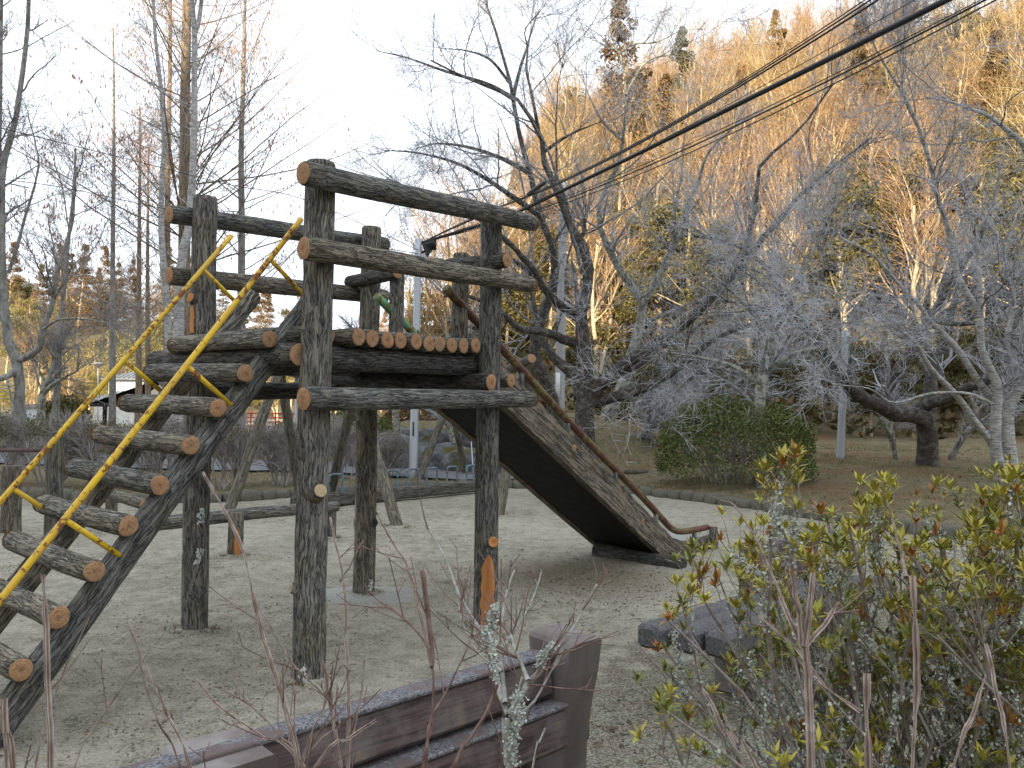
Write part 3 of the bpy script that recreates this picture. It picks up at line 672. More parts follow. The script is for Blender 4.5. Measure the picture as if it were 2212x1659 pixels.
# ------------------------------------------------------------------ swinging beam on leaning log frames
swing = empty('swinging_beam_frame', (-1.9, 13, 0), 'swinging log beam with small teal hand hoops hung between leaning grey log frames behind the tower', 'play structure')
def apex(x, y, Y): return at(x, y, Y)
AF = [((490, 1114), (652, 1088), (604, 800), 12.4), ((859, 1141), (709, 1081), (770, 838), 12.4), ((1079, 1112), (1215, 1085), (1128, 790), 13.6), ((902, 1046), (1009, 1033), (971, 862), 18.2)]
aps = []
for f1, f2, ap, Ya in AF:
    a_ = apex(*ap, Ya); aps.append(a_); k_ = .085
    for f_ in (f1, f2):
        g_ = gnd(*f_); d_ = unit(a_ - g_); log('leg', g_ - d_ * .1, a_ + d_ * .12, k_, k_ * .85, swing, mat=M_LOGF, sides=14, step=.15, ends=(False, False))
def beam(a_, b_): 
    d_ = unit(b_ - a_); log('crossbeam', a_ - d_ * .5, b_ + d_ * .45, .085, .08, swing, mat=M_LOGF, sides=16, step=.15)
beam(aps[0] + [0, 0, .02], aps[1] + [0, 0, .05])
beam(aps[3] + [0, 0, .05], aps[2] + [0, 0, .05])
sb0, sb1 = at(632, 1086, 12.6), at(1075, 1045, 16.2)
d_ = unit(sb1 - sb0); Lb = np.linalg.norm(sb1 - sb0); sd_ = unit(np.cross(d_, [0, 0, 1]))
mb = MB(); box(mb, (sb0 + sb1) / 2, Lb, .20, .21, X=d_, Y=sd_, Z=np.cross(sd_, d_), bev=.03)
me = mb.mesh('swing_beam', M_LOGF, False, False, (0, 0, 0)); Mz = zmat(sb0 - np.array(swing.location), sb1 - np.array(swing.location)); me.transform(Matrix.Translation(-Vector(swing.location))); me.transform(Mz.inverted()); link('swing_beam', me, swing, Mz)
topn = np.cross(sd_, d_)
hoopx = [(715, 740), (820, 838), (895, 922), (876, 0), (930, 952), (962, 985), (1008, 1028)]
for k, t_ in enumerate((.17, .31, .42, .52, .62, .73, .84, .93)):
    c = sb0 + (sb1 - sb0) * t_ + topn * .10; hw, hh = .13, .30
    pts = [c - d_ * hw - [0, 0, .02], c - d_ * hw + [0, 0, hh - .04], c - d_ * (hw - .04) + [0, 0, hh], c + d_ * (hw - .04) + [0, 0, hh], c + d_ * hw + [0, 0, hh - .04], c + d_ * hw - [0, 0, .02]]
    v, q = tubes(resample(pts, 24)[None], np.full((1, 24), .019), 8); part('hand_hoop', MB().add(v, q=q), M_TEAL, swing)
for (x0, y0, Y0, x1, y1, Y1) in ((640, 800, 12.4, 651, 1075, 12.7), (720, 812, 12.4, 690, 1070, 12.9), (1012, 870, 16.5, 1024, 1040, 15.9), (1060, 850, 14.5, 1066, 1040, 16.0)):
    a_, b_ = at(x0, y0, Y0), at(x1, y1, Y1); v, q = tubes(resample([a_, b_], 6)[None], np.full((1, 6), .012), 6); part('hanging_rod', MB().add(v, q=q), M_STEEL, swing)
    dd = unit(b_ - a_); v, q = tubes(resample([a_, a_ + dd * .3], 4)[None], np.full((1, 4), .028), 6); part('clamp', MB().add(v, q=q), M_TEAL, swing)
    v, q = tubes(resample([b_ - dd * .35, b_], 4)[None], np.full((1, 4), .017), 6); part('clamp', MB().add(v, q=q), M_TEAL, swing)

# balance logs
def on_ground(x, y): p = gnd(x, y); return p
bal = empty('balance_log', tuple(gnd(508, 1200)), 'low horizontal balance log on short posts seen behind the left rear tower post', 'balance beam')
log('beam', at(330, 1130, 8.05), at(728, 1093, 9.9), .076, .066, bal, mat=M_LOG, sides=22, step=.08)
bp = gnd(508, 1201); bo = log('leg', bp - [0, 0, .1], bp + [0, 0, .47], .085, .08, bal, ends=(False, False), sides=22, step=.06)
patch(bo, bp, .086, math.atan2(-bp[1], -bp[0]) + .2, .75, .02, .30)
bp = gnd(712, 1165); log('leg', bp - [0, 0, .1], bp + [0, 0, .42], .08, .075, bal, ends=(False, False), sides=22, step=.06)
bal2 = empty('balance_log', tuple(gnd(240, 1118)), 'short low balance log on a stump seen between the ladder rungs', 'balance beam', None)
log('beam', at(226, 1063, 11.2), at(313, 1090, 10.2), .078, .07, bal2, mat=M_LOGF, sides=16, step=.12)
bp = gnd(240, 1120); log('leg', bp - [0, 0, .1], bp + [0, 0, .34], .08, .08, bal2, mat=M_LOGF, ends=(False, False), sides=16, step=.12)
# chin-up bar at left
chin = empty('low_bar', tuple(gnd(115, 1160)), 'wooden posts holding a rusty purple brown horizontal bar at the left edge', 'exercise bar')
p1 = gnd(115, 1162); p1t = at(117, 933, p1[1]); log('post', p1 - [0, 0, .1], [p1[0], p1[1], p1t[2]], .10, .095, chin, mat=M_LOGF, ends=(False, False), sides=20, step=.08)
p2 = gnd(-130, 1165); log('post', p2 - [0, 0, .1], [p2[0], p2[1], p1t[2]], .10, .095, chin, mat=M_LOGF, ends=(False, False), sides=20, step=.08)
a_ = at(101, 973, p1[1]); b_ = np.array([p2[0], p2[1], a_[2]]); v, q = tube_capped(np.array([a_, b_]), .022, 10); part('bar', MB().add(v, q=q), M_RUSTBAR, chin)
st = empty('log_stump', tuple(gnd(22, 1150)), 'short grey log stump standing left of the low bar post', 'stump')
p3 = gnd(22, 1150); log('post', p3 - [0, 0, .1], p3 + [0, 0, .83], .12, .11, st, mat=M_LOGF, ends=(False, False), sides=20, step=.1)

# ------------------------------------------------------------------ concrete bench in the foreground, seen from behind
b0, b1 = gnd(395, 1640, .80), gnd(1192, 1404, .80); b0[2] = b1[2] = 0; b0 = b0 - (b1 - b0) * .35; bd = unit(b1 - b0); bn = np.array([bd[1], -bd[0], 0])    # bn points to the camera side (back of the bench)
bench = empty('park_bench', tuple(b1), 'reddish brown wood grained concrete park bench seen from behind at the bottom of the picture', 'bench')
bl = np.linalg.norm(b1 - b0)
def bpos(t, n, z): return b0 + bd * t + bn * n + TZ * z
def plank(name, t0, t1, n, z, th, hgt_, mat, par, tilt=0., bev=.012):
    c = bpos((t0 + t1) / 2, n, z); Yv = bn * math.cos(tilt) + TZ * math.sin(tilt); Zv = -bn * math.sin(tilt) + TZ * math.cos(tilt)
    mb = MB(); box(mb, (0, 0, 0), t1 - t0, th, hgt_, bev=bev)
    M = Matrix(((bd[0], Yv[0], Zv[0], 0), (bd[1], Yv[1], Zv[1], 0), (bd[2], Yv[2], Zv[2], 0), (0, 0, 0, 1))); M.translation = Vector(c - np.array(par.location))
    return link(name, mb.mesh(name, mat, False), par, M)
plank('back_rail', 0, bl - .03, -.01, .725, .095, .13, M_BENCH, bench, .10)
plank('back_rail', 0, bl - .03, .05, .575, .11, .13, M_BENCH, bench, .10)
plank('rail_top', 0, bl - .03, -.012, .794, .102, .014, M_BENCHTOP, bench, .10, .004)
plank('rail_top', 0, bl - .03, .049, .644, .117, .014, M_BENCHTOP, bench, .10, .004)
for k in range(3): plank('seat_plank', -.1, bl + .05, -.15 - .135 * k, .42, .12, .075, M_SEAT, bench, 0)
def bench_leg(t0, wd_, par, ztop=.83):
    # curved profile of the cast end piece in the n-z plane
    fr = [(-.09, ztop), (-.075, .74), (-.06, .62), (-.06, .50), (-.30, .46), (-.42, .44), (-.42, .36), (-.20, .30), (-.20, .12), (-.28, .0)]
    bk = [(.10, ztop - .01), (.085, .72), (.062, .62), (.045, .52), (.038, .46), (.036, .40), (.045, .32), (.07, .22), (.12, .10), (.17, .0)]
    mb = MB(); n = len(fr); rows = []
    for t, sh in ((t0 - .0, .985), (t0 + .012, 1), (t0 + wd_ - .012, 1), (t0 + wd_, .985)):
        rows.append([bpos(t, a * sh, z * (1 if i else sh + .003)) for i, (a, z) in enumerate(fr)] + [bpos(t, a * sh, z * (1 if i else sh + .003)) for i, (a, z) in enumerate(bk)])
    vs = sum(rows, []); m = 2 * n; q = []
    for r_ in range(3):
        for i in range(n - 1):
            q += [(r_*m+i, r_*m+i+1, (r_+1)*m+i+1, (r_+1)*m+i), (r_*m+n+i+1, r_*m+n+i, (r_+1)*m+n+i, (r_+1)*m+n+i+1)]
        q += [(r_*m+n, r_*m, (r_+1)*m, (r_+1)*m+n)]
    for r_, rev in ((0, 0), (3, 1)):
        for i in range(n - 1):
            f = (r_*m+i, r_*m+n+i, r_*m+n+i+1, r_*m+i+1); q.append(f[::-1] if rev else f)
    mb.add(vs, q=q); return part('end_support', mb, M_BENCHLEG, par, smooth=False)
bench_leg(bl - .02, .165, bench, .845); bench_leg(.42, .20, bench, .80)
mb = MB(); box(mb, bpos(bl + .24, -.13, .43), .16, .10, .10, X=bd, Y=bn, bev=.02); part('seat_plank_end', mb, M_SEAT, bench, False)

# second bench / table group behind the azalea
q0, q1 = gnd(1392, 1365, .44), gnd(1800, 1235, .46); q0 = np.array([q0[0], q0[1], 0]); q1 = np.array([q1[0], q1[1], 0]); qd = unit(q1 - q0); qn = np.array([qd[1], -qd[0], 0])
b2o = empty('park_bench', tuple(q0), 'dark speckled concrete bench of three thick seat planks half hidden behind the azalea', 'bench')
for k in range(3):
    mb = MB(); L_ = 2.2
    c = q0 + qd * (L_ / 2 - .02 + [0, .09, .16][k]) + qn * (.03 + .155 * k) + TZ * (.42 - .004 * k)
    box(mb, (0, 0, 0), L_, .146, .125, bev=.022); M = Matrix(((qd[0], qn[0], 0, 0), (qd[1], qn[1], 0, 0), (0, 0, 1, 0), (0, 0, 0, 1))); M.translation = Vector(c - q0)
    link('seat_plank', mb.mesh('seat_plank', M_SEAT, False), b2o, M)
for t_ in (.72, 1.55):
    mb = MB(); box(mb, q0 + qd * t_ + qn * .18 + TZ * .17, .12, .34, .38, X=qd, Y=qn, bev=.02); part('leg', mb, M_BENCHLEG, b2o, False)
for k, z_ in enumerate((.62, .78)):
    mb = MB(); c = q0 + qd * 1.85 + qn * -.14 + TZ * (z_ - .10); box(mb, c, 1.0, .08, .11, X=qd, Y=qn, bev=.015); part('back_rail', mb, M_BENCH, b2o, False)
for t_ in (1.45, 2.25):
    mb = MB(); box(mb, q0 + qd * t_ + qn * -.17 + TZ * .37, .15, .12, .74, X=qd, Y=qn, bev=.02); part('end_support', mb, M_BENCHLEG, b2o, False)
# ------------------------------------------------------------------ poles and cables
def pole(name, x0, y0, x1, y1, Y, r0, r1, mat, label, cat):
    a_, b_ = at(x0, y0, Y), at(x1, y1, Y); a_[2] = hgt(a_[0], a_[1]) - .2
    o = empty(name, tuple(a_), label, cat); v, q = tube_capped(resample([a_, b_], 14), np.linspace(r0, r1, 14), 16)
    part('shaft', MB().add(v, q=q), mat, o); return o, b_
lp, lpt = pole('street_light', 892, 1045, 904, 517, 17.6, .098, .075, M_STEEL, 'grey galvanised street light pole with a black lamp head behind the tower', 'street light')
v, q = tube_capped(np.array([lpt - [0, 0, .32], lpt + [.28, 0, -.22]]), .03, 8); part('arm', MB().add(v, q=q), M_BLACK, lp)
v, q = tube_capped(np.array([lpt + [.20, 0, -.42], lpt + [.20, 0, -.15], lpt + [.34, 0, -.10], lpt + [.36, -.02, -.22]]), [.10, .14, .12, .05], 12); part('lamp_head', MB().add(v, q=q), M_BLACK, lp)
mb = MB(); box(mb, lpt + [-.02, -.1, -4.2], .03, .03, .30); part('plate', mb, M_BLACK, lp)
up, upt = pole('utility_pole', 1208, 905, 1218, 395, 29, .19, .14, M_CONC, 'pale concrete utility pole standing behind the cherry trunks', 'utility pole')
for z_ in (1.2, 2.6):
    v, q = tube_capped(np.array([upt - [0, 0, z_], upt - [0, 0, z_ + .05]]), .165, 14); part('band', MB().add(v, q=q), M_STEEL, up)
mb = MB(); box(mb, at(1205, 835, 28.8), .16, .03, 1.0); part('sign_plate', mb, M_PLASTER, up)
sp_, _ = pole('steel_pole', 1814, 1040, 1827, 715, 21.2, .105, .085, M_STEEL, 'light grey galvanised steel pole standing right of the round shrub', 'pole')
bpole, _ = pole('steel_pole', 641, 905, 644, 860, 45, .16, .16, M_STEEL, 'distant light grey pole beside the red railing seen under the tower deck', 'pole')
lamp2, l2t = pole('street_light', 212, 905, 212, 795, 60, .06, .05, M_STEEL, 'distant slim park lamp with a flat round head between the left trees', 'street light')
v, q = tube_capped(np.array([l2t, l2t + [0, 0, .25], l2t + [0, 0, .3], l2t + [0, 0, .45]]), [.05, .4, .62, .1], 12); part('lamp_head', MB().add(v, q=q), M_CONC, lamp2)
pL = np.array(lpt) + [0, 0, -.12]
Wend = [((2044, 0), 8.2), ((1884, 0), 8.8), ((1905, 0), 8.8), ((1868, 0), 9.0), ((2132, 0), 8.0), ((2150, 0), 8.0), ((1962, 18), 8.6)]
def wire(p0, p1, ext, r, sag, n=40):
    d_ = p1 - p0; Pn = [p0 + d_ * t + [0, 0, -4 * sag * t * (1 - t)] for t in np.linspace(0, 1 + ext, n)]; return tubes(np.array(Pn)[None], np.full((1, n), r), 6)
cables = [('thick black overhead cable running from the light pole up to the top right', (1100, 467), (2044, 0), 17.4, 7.9, .034, .02, None),
          ('thin twisted black wire, upper of the top overhead pair', (1085, 443), (1880, 0), 17.4, 8.4, .010, .22, 'upper overhead wires'),
          ('thin twisted black wire, lower of the top overhead pair', (1085, 446), (1893, 2), 17.4, 8.3, .0125, .20, 'upper overhead wires'),
          ('thin black wire along the upper edge of the top overhead wires', (1082, 440), (1868, 0), 17.4, 8.4, .007, .24, 'upper overhead wires'),
          ('fine black wire just above the thick overhead cable', (1098, 460), (1975, 0), 17.4, 8.2, .005, .12, None),
          ('thin black wire below the thick overhead cable', (1110, 470), (2128, 0), 17.4, 7.8, .011, .17, 'lower overhead wires'),
          ('thin looping black wire lowest of all the overhead wires', (1112, 474), (2140, 6), 17.4, 7.7, .008, .20, 'lower overhead wires'),
          ('thin black wire between the thick cable and the lowest wire', (1108, 468), (2118, 0), 17.4, 7.8, .006, .14, 'lower overhead wires')]
for lab, pa, pb, Ya, Yb, r_, sg, grp in cables:
    a_, b_ = at(*pa, Ya), at(*pb, Yb); mb = MB(); v, q = wire(a_, b_, .8, r_, sg); mb.add(v, q=q); v, q = wire(lpt + [0, 0, -.1], a_, 0, r_, .0, 6); mb.add(v, q=q)
    o = link('overhead_cable', mb.mesh('overhead_cable', M_CABLE)); tag(o, lab, 'cable', grp)
a_, b_ = at(1139, 420, 16.2), at(1180, 392, 15.6); v, q = tube_capped(resample([a_, b_], 6), [.02, .045, .045, .05, .05, .03], 8)
tag(link('cable_sleeve', MB().add(v, q=q).mesh('cable_sleeve', M_CABLE2)), 'dark grey sleeve clipped on the top overhead wires beside the cherry trunk', 'cable sleeve')
for lab, ps in (('thin wire crossing the sky from the upper left down to the light pole', [(-60, 262, 15), (147, 312, 15.5), (352, 363, 16), (500, 400, 16.5), (660, 432, 17), (904, 540, 17.5)]), ('faint thin wire low across the left trees', [(-60, 380, 15), (130, 404, 16), (326, 445, 16.5), (600, 500, 17), (904, 548, 17.5)])):
    P_ = resample([at(*p) for p in ps], 40); v, q = tubes(P_[None], np.full((1, 40), .008), 5); tag(link('overhead_cable', MB().add(v, q=q).mesh('overhead_cable', M_CABLE)), lab, 'cable')

# ------------------------------------------------------------------ growing branches
def grow(rg, P, R, n, ang, length, k=5, t0=.15, t1=1., up=.15, wig=.14, rk=.6, rmin=.002, taper=.5, flat=0., tip=.35, lnoise=.45):
    """children of N parent curves: P (N,k,3), R (N,k)"""
    N, kk, _ = P.shape; cnt = rg.poisson(n, N) if np.isscalar(n) else n; idx = np.repeat(np.arange(N), cnt); m = len(idx)
    if m == 0: return np.zeros((0, k, 3)), np.zeros((0, k))
    t = rg.uniform(t0, t1, m) * (kk - 1) * .999; i = t.astype(int); f = (t - i)[:, None]
    pos = P[idx, i] * (1 - f) + P[idx, i + 1] * f; tan = unit(P[idx, i + 1] - P[idx, i]); rad = R[idx, i] * (1 - f[:, 0]) + R[idx, i + 1] * f[:, 0]
    rv = rg.normal(0, 1, (m, 3)); rv[:, 2] *= (1 - flat); perp = unit(np.cross(tan, np.cross(rv, tan)))
    a = np.radians(rg.normal(ang, 11, m))[:, None]; d = unit(np.cos(a) * tan + np.sin(a) * perp + [0, 0, up])
    L = length * rg.uniform(1 - lnoise, 1 + lnoise, m) * (1 - taper * t / (kk - 1)); st = (L / (k - 1))[:, None]
    out = [pos]; dd = d
    for j in range(k - 1):
        dd = unit(dd + rg.normal(0, wig, (m, 3)) + [0, 0, up * .35]); out.append(out[-1] + dd * st)
    r0 = np.maximum(rmin, np.minimum(rad * rk, rad * .9)); RR = r0[:, None] * np.linspace(1, tip, k)[None]
    return np.stack(out, 1), np.maximum(RR, rmin * .6)
def quads_at(rg, c, size, aspect=.5, up=0., jitter=.4):
    """single leaf-like diamond faces at points c"""
    m = len(c); a = unit(rg.normal(0, 1, (m, 3)) + [0, 0, up]); b = unit(np.cross(a, rg.normal(0, 1, (m, 3))))
    s = (size * rg.uniform(1 - jitter, 1 + jitter, m))[:, None]
    v = np.stack([c - a * s * .5, c + b * s * aspect * .5, c + a * s * .5, c - b * s * aspect * .5], 1)
    return v.reshape(-1, 3), np.arange(m * 4).reshape(-1, 4)

def authored(limbs, n=22):
    """list of (pixel path, Y at start, Y at end, r0, r1) -> curves in the world"""
    P = []; R = []
    for px, Y0, Y1, r0, r1 in limbs:
        m = len(px); ys_ = np.linspace(Y0, Y1, m); w3 = [at(x, y, yy) for (x, y), yy in zip(px, ys_)]
        P.append(resample(w3, n)); tt = np.linspace(0, 1, n); R.append(r1 + (r0 - r1) * (1 - tt) ** (1.5 if m > 12 else 1.1))
    return np.array(P), np.array(R)
def ztrunk(mb, P, R, rg, sides=12, knob=.10, m=0):
    R = R * (1 + knob * (rg.random(R.shape) - .5)); v, q = tubes(P, R, sides); mb.add(v, q=q, m=m)

DENS = .98
def cherry(name, limbs, base, seed, label, bark, twig, cat='tree', n1=9, n2=8, n3=6, l1=1.7, l2=.75, l3=.34, up=.12, flare=True, rmin=.0035, nmain=1, group=None, sec=0):
    rg = np.random.default_rng(seed); P, R = authored(limbs)
    z0 = float(hgt(base[0], base[1])); root = empty(name, (base[0], base[1], z0), label, cat, group)
    # every trunk reaches the soil
    for j in range(nmain):
        bx = P[j, 0]; P[j, :, :] = P[j]; gz = float(hgt(bx[0], bx[1])) - .15; P[j, 0, 2] = min(gz, P[j, 0, 2])
        if flare: R[j, 0] *= 1.45; R[j, 1] *= 1.1
    mb = MB(); ztrunk(mb, P, R, rg, 12)
    if sec:
        Ps, Rs = grow(rg, P, R, sec, 46, l1 * 2.1, 22, .30, .95, up * .7, .10, .42, .010, .3, tip=.22); Ps, Rs = Ps[:46], Rs[:46]; ztrunk(mb, Ps, Rs, rg, 7, .08, 1); P = np.concatenate([P, Ps]); R = np.concatenate([R, Rs]); n1 = n1 * .62
    P1, R1 = grow(rg, P, R, n1, 50, l1, 8, .30, 1., up, .13, .42, .006, .35)
    P1b, R1b = grow(rg, P[:, -4:], R[:, -4:], 2.5, 30, l1 * .8, 8, .5, 1., up, .13, .7, .006, .1)
    P1 = np.concatenate([P1, P1b]); R1 = np.concatenate([R1, R1b])
    v, q = tubes(P1, R1, 5); mb.add(v, q=q, m=1)
    part('trunk', mb, [bark, M_BRANCH], root)
    mb = MB()
    P2, R2 = grow(rg, P1, R1, n2 * DENS, 48, l2, 5, .12, 1., up * .8, .15, .5, rmin * 1.2, .4); v, q = tubes(P2, R2, 3); mb.add(v, q=q)
    P3, R3 = grow(rg, P2, R2, n3, 50, l3, 3, .1, 1., up * .8, .16, .7, rmin, .3); v, q = tubes(P3, R3, 3); mb.add(v, q=q)
    P3b, R3b = grow(rg, P1, R1, n3 * .9, 52, l3, 3, .1, 1., up, .16, .6, rmin, .3); v, q = tubes(P3b, R3b, 3); mb.add(v, q=q)
    part('twigs', mb, twig, root)
    return root

YM = 21.
b = at(1264, 960, YM)
cherry('cherry_tree', [
 ([(1262, 1015), (1262, 930), (1263, 860), (1262, 790), (1259, 735), (1254, 690), (1259, 655), (1269, 615), (1271, 570), (1255, 520), (1236, 495), (1223, 461), (1211, 429), (1196, 396), (1176, 355), (1178, 326), (1163, 282), (1145, 253), (1128, 227), (1108, 208), (1060, 190), (1000, 165), (930, 130)], YM, 19.5, .30, .02),
 ([(1261, 745), (1218, 734), (1194, 722), (1154, 714), (1122, 709), (1100, 690), (1080, 672), (1050, 655), (1010, 640), (960, 640)], YM, 18.5, .14, .03),
 ([(1253, 860), (1249, 825), (1234, 805), (1199, 775), (1175, 741), (1160, 700), (1150, 640), (1140, 600)], YM, 22, .17, .05),
 ([(1253, 692), (1226, 671), (1194, 645), (1170, 615), (1154, 583), (1133, 562), (1111, 535), (1070, 500), (1030, 470), (980, 440), (920, 420), (870, 400)], YM, 17.5, .12, .02),
 ([(1277, 870), (1292, 835), (1327, 810), (1354, 783), (1405, 749), (1453, 717), (1487, 693), (1522, 658), (1554, 629), (1586, 597), (1600, 565), (1613, 541), (1617, 508), (1631, 455), (1637, 391), (1646, 348), (1688, 316), (1738, 267), (1777, 213), (1800, 180)], YM, 17.5, .21, .02),
 ([(1281, 872), (1306, 863), (1346, 853), (1394, 837), (1437, 815), (1479, 783), (1506, 762), (1543, 733), (1599, 709), (1661, 695), (1720, 690)], YM, 20.5, .16, .02),
 ([(1327, 812), (1383, 786), (1415, 757), (1453, 738), (1506, 706), (1535, 685), (1586, 679)], YM, 22.5, .10, .02),
 ([(1600, 565), (1629, 541), (1650, 511), (1679, 482), (1724, 427), (1784, 373), (1840, 330), (1884, 295)], 18.2, 17, .08, .015),
 ([(1178, 326), (1215, 300), (1250, 282), (1300, 262)], 19.7, 19.2, .05, .01),
 ([(1247, 521), (1262, 500), (1263, 470)], 20.6, 20.6, .08, .03),
 ([(1163, 282), (1150, 210), (1137, 150), (1140, 106), (1134, 66), (1160, 30)], 19.6, 19.2, .05, .01)],
 b, 11, 'large dark barked cherry tree with low spreading limbs right behind the slide', M_CHERRY, M_TWIG, n1=9, n3=4.2, l1=2.0, l2=.95, l3=.36, sec=1.9)
b = at(1205, 950, 23.5)
cherry('cherry_tree', [
 ([(1210, 1010), (1197, 880), (1183, 842), (1167, 789), (1150, 755), (1167, 698), (1189, 642), (1199, 589), (1197, 549), (1186, 511), (1167, 466), (1145, 374), (1130, 323), (1115, 257), (1108, 205), (1104, 183), (1093, 147), (1082, 106), (1068, 59), (1053, 18), (1045, -40)], 23.5, 21.5, .24, .03),
 ([(1108, 210), (1123, 150), (1137, 106), (1150, 60), (1165, 20)], 22, 21.5, .06, .015),
 ([(1112, 215), (1060, 185), (1000, 165), (950, 150), (880, 125), (815, 110)], 22, 20, .07, .01),
 ([(1104, 183), (1060, 130), (1010, 110), (960, 105)], 22, 20.5, .05, .01),
 ([(1145, 374), (1090, 345), (1020, 320), (950, 310), (900, 320)], 22.5, 20, .08, .012),
 ([(1167, 466), (1100, 420), (1040, 380), (980, 350), (900, 330), (830, 325)], 22.5, 19.5, .09, .012),
 ([(1189, 642), (1140, 585), (1100, 560), (1060, 575), (1000, 580), (950, 560), (880, 575)], 22.5, 20, .09, .012)],
 b, 12, 'tall cherry with an upright grey stem rising high left of the big dark cherry', M_CHERRY, M_TWIG, n1=9, n3=5, l1=1.8, l2=.85, l3=.34, up=.05, sec=1.4)
b = at(1320, 1000, 25)
cherry('cherry_tree', [
 ([(1290, 1005), (1300, 950), (1310, 900), (1335, 860), (1368, 760), (1389, 650), (1362, 615), (1335, 575), (1303, 511), (1293, 469), (1300, 420), (1332, 367), (1346, 293), (1352, 205), (1339, 114), (1300, 85)], 25, 23, .27, .02),
 ([(1386, 655), (1421, 602), (1442, 554), (1461, 522), (1477, 495), (1485, 442), (1510, 390), (1530, 330), (1600, 260)], 24.3, 23, .13, .02),
 ([(1352, 205), (1390, 140), (1440, 120), (1500, 130)], 23.2, 22.5, .05, .01),
 ([(1340, 300), (1300, 260), (1270, 200), (1255, 150)], 23.3, 23, .05, .01),
 ([(1339, 114), (1370, 95), (1420, 90), (1480, 60)], 23.1, 22.6, .04, .01)],
 b, 13, 'lichen spotted cherry tree whose high stem stands against the sky left of the hill', M_LICHEN, M_TWIG, n1=9, n3=5, l1=1.9, l2=.85, l3=.34, sec=2.4)
b = at(1355, 1005, 23)
cherry('cherry_tree', [
 ([(1353, 1012), (1362, 985), (1388, 940), (1420, 905), (1460, 850), (1485, 822)], 23, 22, .13, .06),
 ([(1485, 822), (1520, 805), (1580, 790), (1640, 780), (1700, 778)], 22, 20.5, .06, .012),
 ([(1388, 940), (1440, 912), (1480, 895)], 22.8, 21.5, .06, .02),
 ([(1485, 822), (1500, 800), (1515, 780)], 22, 22, .05, .03)],
 b, 14, 'small lichen covered cherry leaning right just left of the round shrub', M_LICHEN, M_TWIG, n1=11, l1=1.6, l2=.75, l3=.36)
b = at(1652, 1080, 15.2)
cherry('cherry_tree', [
 ([(1656, 1084), (1648, 1030), (1640, 960), (1640, 870), (1650, 800), (1655, 735), (1670, 690)], 15.6, 16.4, .15, .09),
 ([(1655, 740), (1630, 680), (1570, 620), (1500, 560)], 16.3, 16.5, .07, .01), ([(1645, 830), (1580, 790), (1500, 770), (1430, 760)], 16, 16.6, .06, .01),
 ([(1670, 690), (1710, 620), (1770, 520), (1850, 430)], 16.4, 16, .07, .01), ([(1650, 800), (1730, 760), (1830, 740), (1930, 690)], 16.2, 15.5, .06, .01)],
 b, 15, 'grey barked tree standing directly behind the right half of the round shrub', M_LICHEN, M_TWIG, n1=6, n2=6, n3=4, l1=1.7, l2=.7, l3=.33, up=.02)
b = at(1998, 1050, 19.5)
cherry('cherry_tree', [
 ([(2000, 1060), (2003, 1000), (2004, 953), (1998, 905), (1969, 895), (1929, 893), (1902, 876), (1862, 860), (1830, 833), (1809, 807), (1782, 764), (1761, 727), (1737, 705), (1702, 649), (1675, 615), (1659, 583), (1622, 545), (1560, 520), (1500, 510)], 19.5, 16.5, .29, .03),
 ([(1889, 868), (1915, 841), (1937, 804), (1966, 764), (1993, 724), (2003, 687), (2025, 663), (2041, 628), (2070, 580), (2110, 530), (2130, 470)], 19.3, 18.5, .15, .04),
 ([(1977, 893), (2009, 871), (2043, 863), (2081, 841), (2129, 825), (2169, 804), (2230, 770)], 19.3, 17.5, .16, .06),
 ([(1737, 708), (1683, 695), (1630, 660), (1560, 650)], 17.5, 16.5, .06, .015),
 ([(2003, 687), (2060, 700), (2130, 690), (2200, 640)], 18.9, 18, .07, .02),
 ([(2003, 953), (2005, 900), (2010, 850), (2015, 800), (2040, 740), (2060, 660), (2080, 560)], 19.6, 20.5, .2, .05)],
 b, 16, 'large cherry tree with a thick nearly black forked trunk near the right edge', M_CHERRY, M_TWIG, n1=10, n3=5, l1=1.9, l2=.85, l3=.34, sec=2.2)
b = at(2175, 1075, 16.3)
cherry('cherry_tree', [
 ([(2188, 1080), (2186, 1020), (2178, 950), (2177, 903), (2185, 863), (2209, 830), (2240, 780), (2260, 700)], 16.3, 16, .155, .07),
 ([(2172, 1080), (2158, 1010), (2150, 956), (2153, 876), (2153, 828), (2121, 756), (2118, 676), (2115, 600), (2112, 540), (2100, 480)], 16.3, 15.3, .13, .03),
 ([(2150, 975), (2137, 948), (2110, 916), (2075, 865), (2049, 836), (2017, 804), (1995, 772), (1982, 743), (1942, 713), (1889, 681), (1854, 668), (1809, 636), (1761, 601), (1737, 556), (1700, 510)], 16.3, 14, .085, .012),
 ([(2140, 860), (2113, 823), (2075, 764), (2041, 724), (2006, 692), (1990, 665), (1958, 631), (1929, 599), (1889, 553), (1850, 530), (1819, 516), (1790, 480)], 16.2, 14.2, .08, .012),
 ([(2177, 903), (2190, 830), (2175, 740), (2190, 650), (2170, 560), (2195, 470)], 16.3, 16, .08, .02),
 ([(2118, 676), (2070, 600), (2050, 500), (2026, 430), (2019, 391), (2005, 341), (1987, 284), (1969, 242), (1948, 199), (1912, 142), (1884, 89), (1866, 30)], 15.7, 14, .07, .012),
 ([(2240, 400), (2212, 316), (2175, 281), (2133, 249), (2094, 235), (2044, 217), (2000, 210)], 15, 14, .07, .012),
 ([(2153, 876), (2090, 850), (2010, 850), (1930, 870), (1880, 840), (1800, 830)], 16, 14.5, .035, .008)],
 b, 17, 'pale banded multi stemmed cherry at the right edge with long straight limbs reaching left', M_BIRCH, M_TWIG, n1=11, l1=1.5, l2=.7, l3=.32, nmain=2, up=.05, sec=1.6)
b = at(1945, 1020, 20.5)
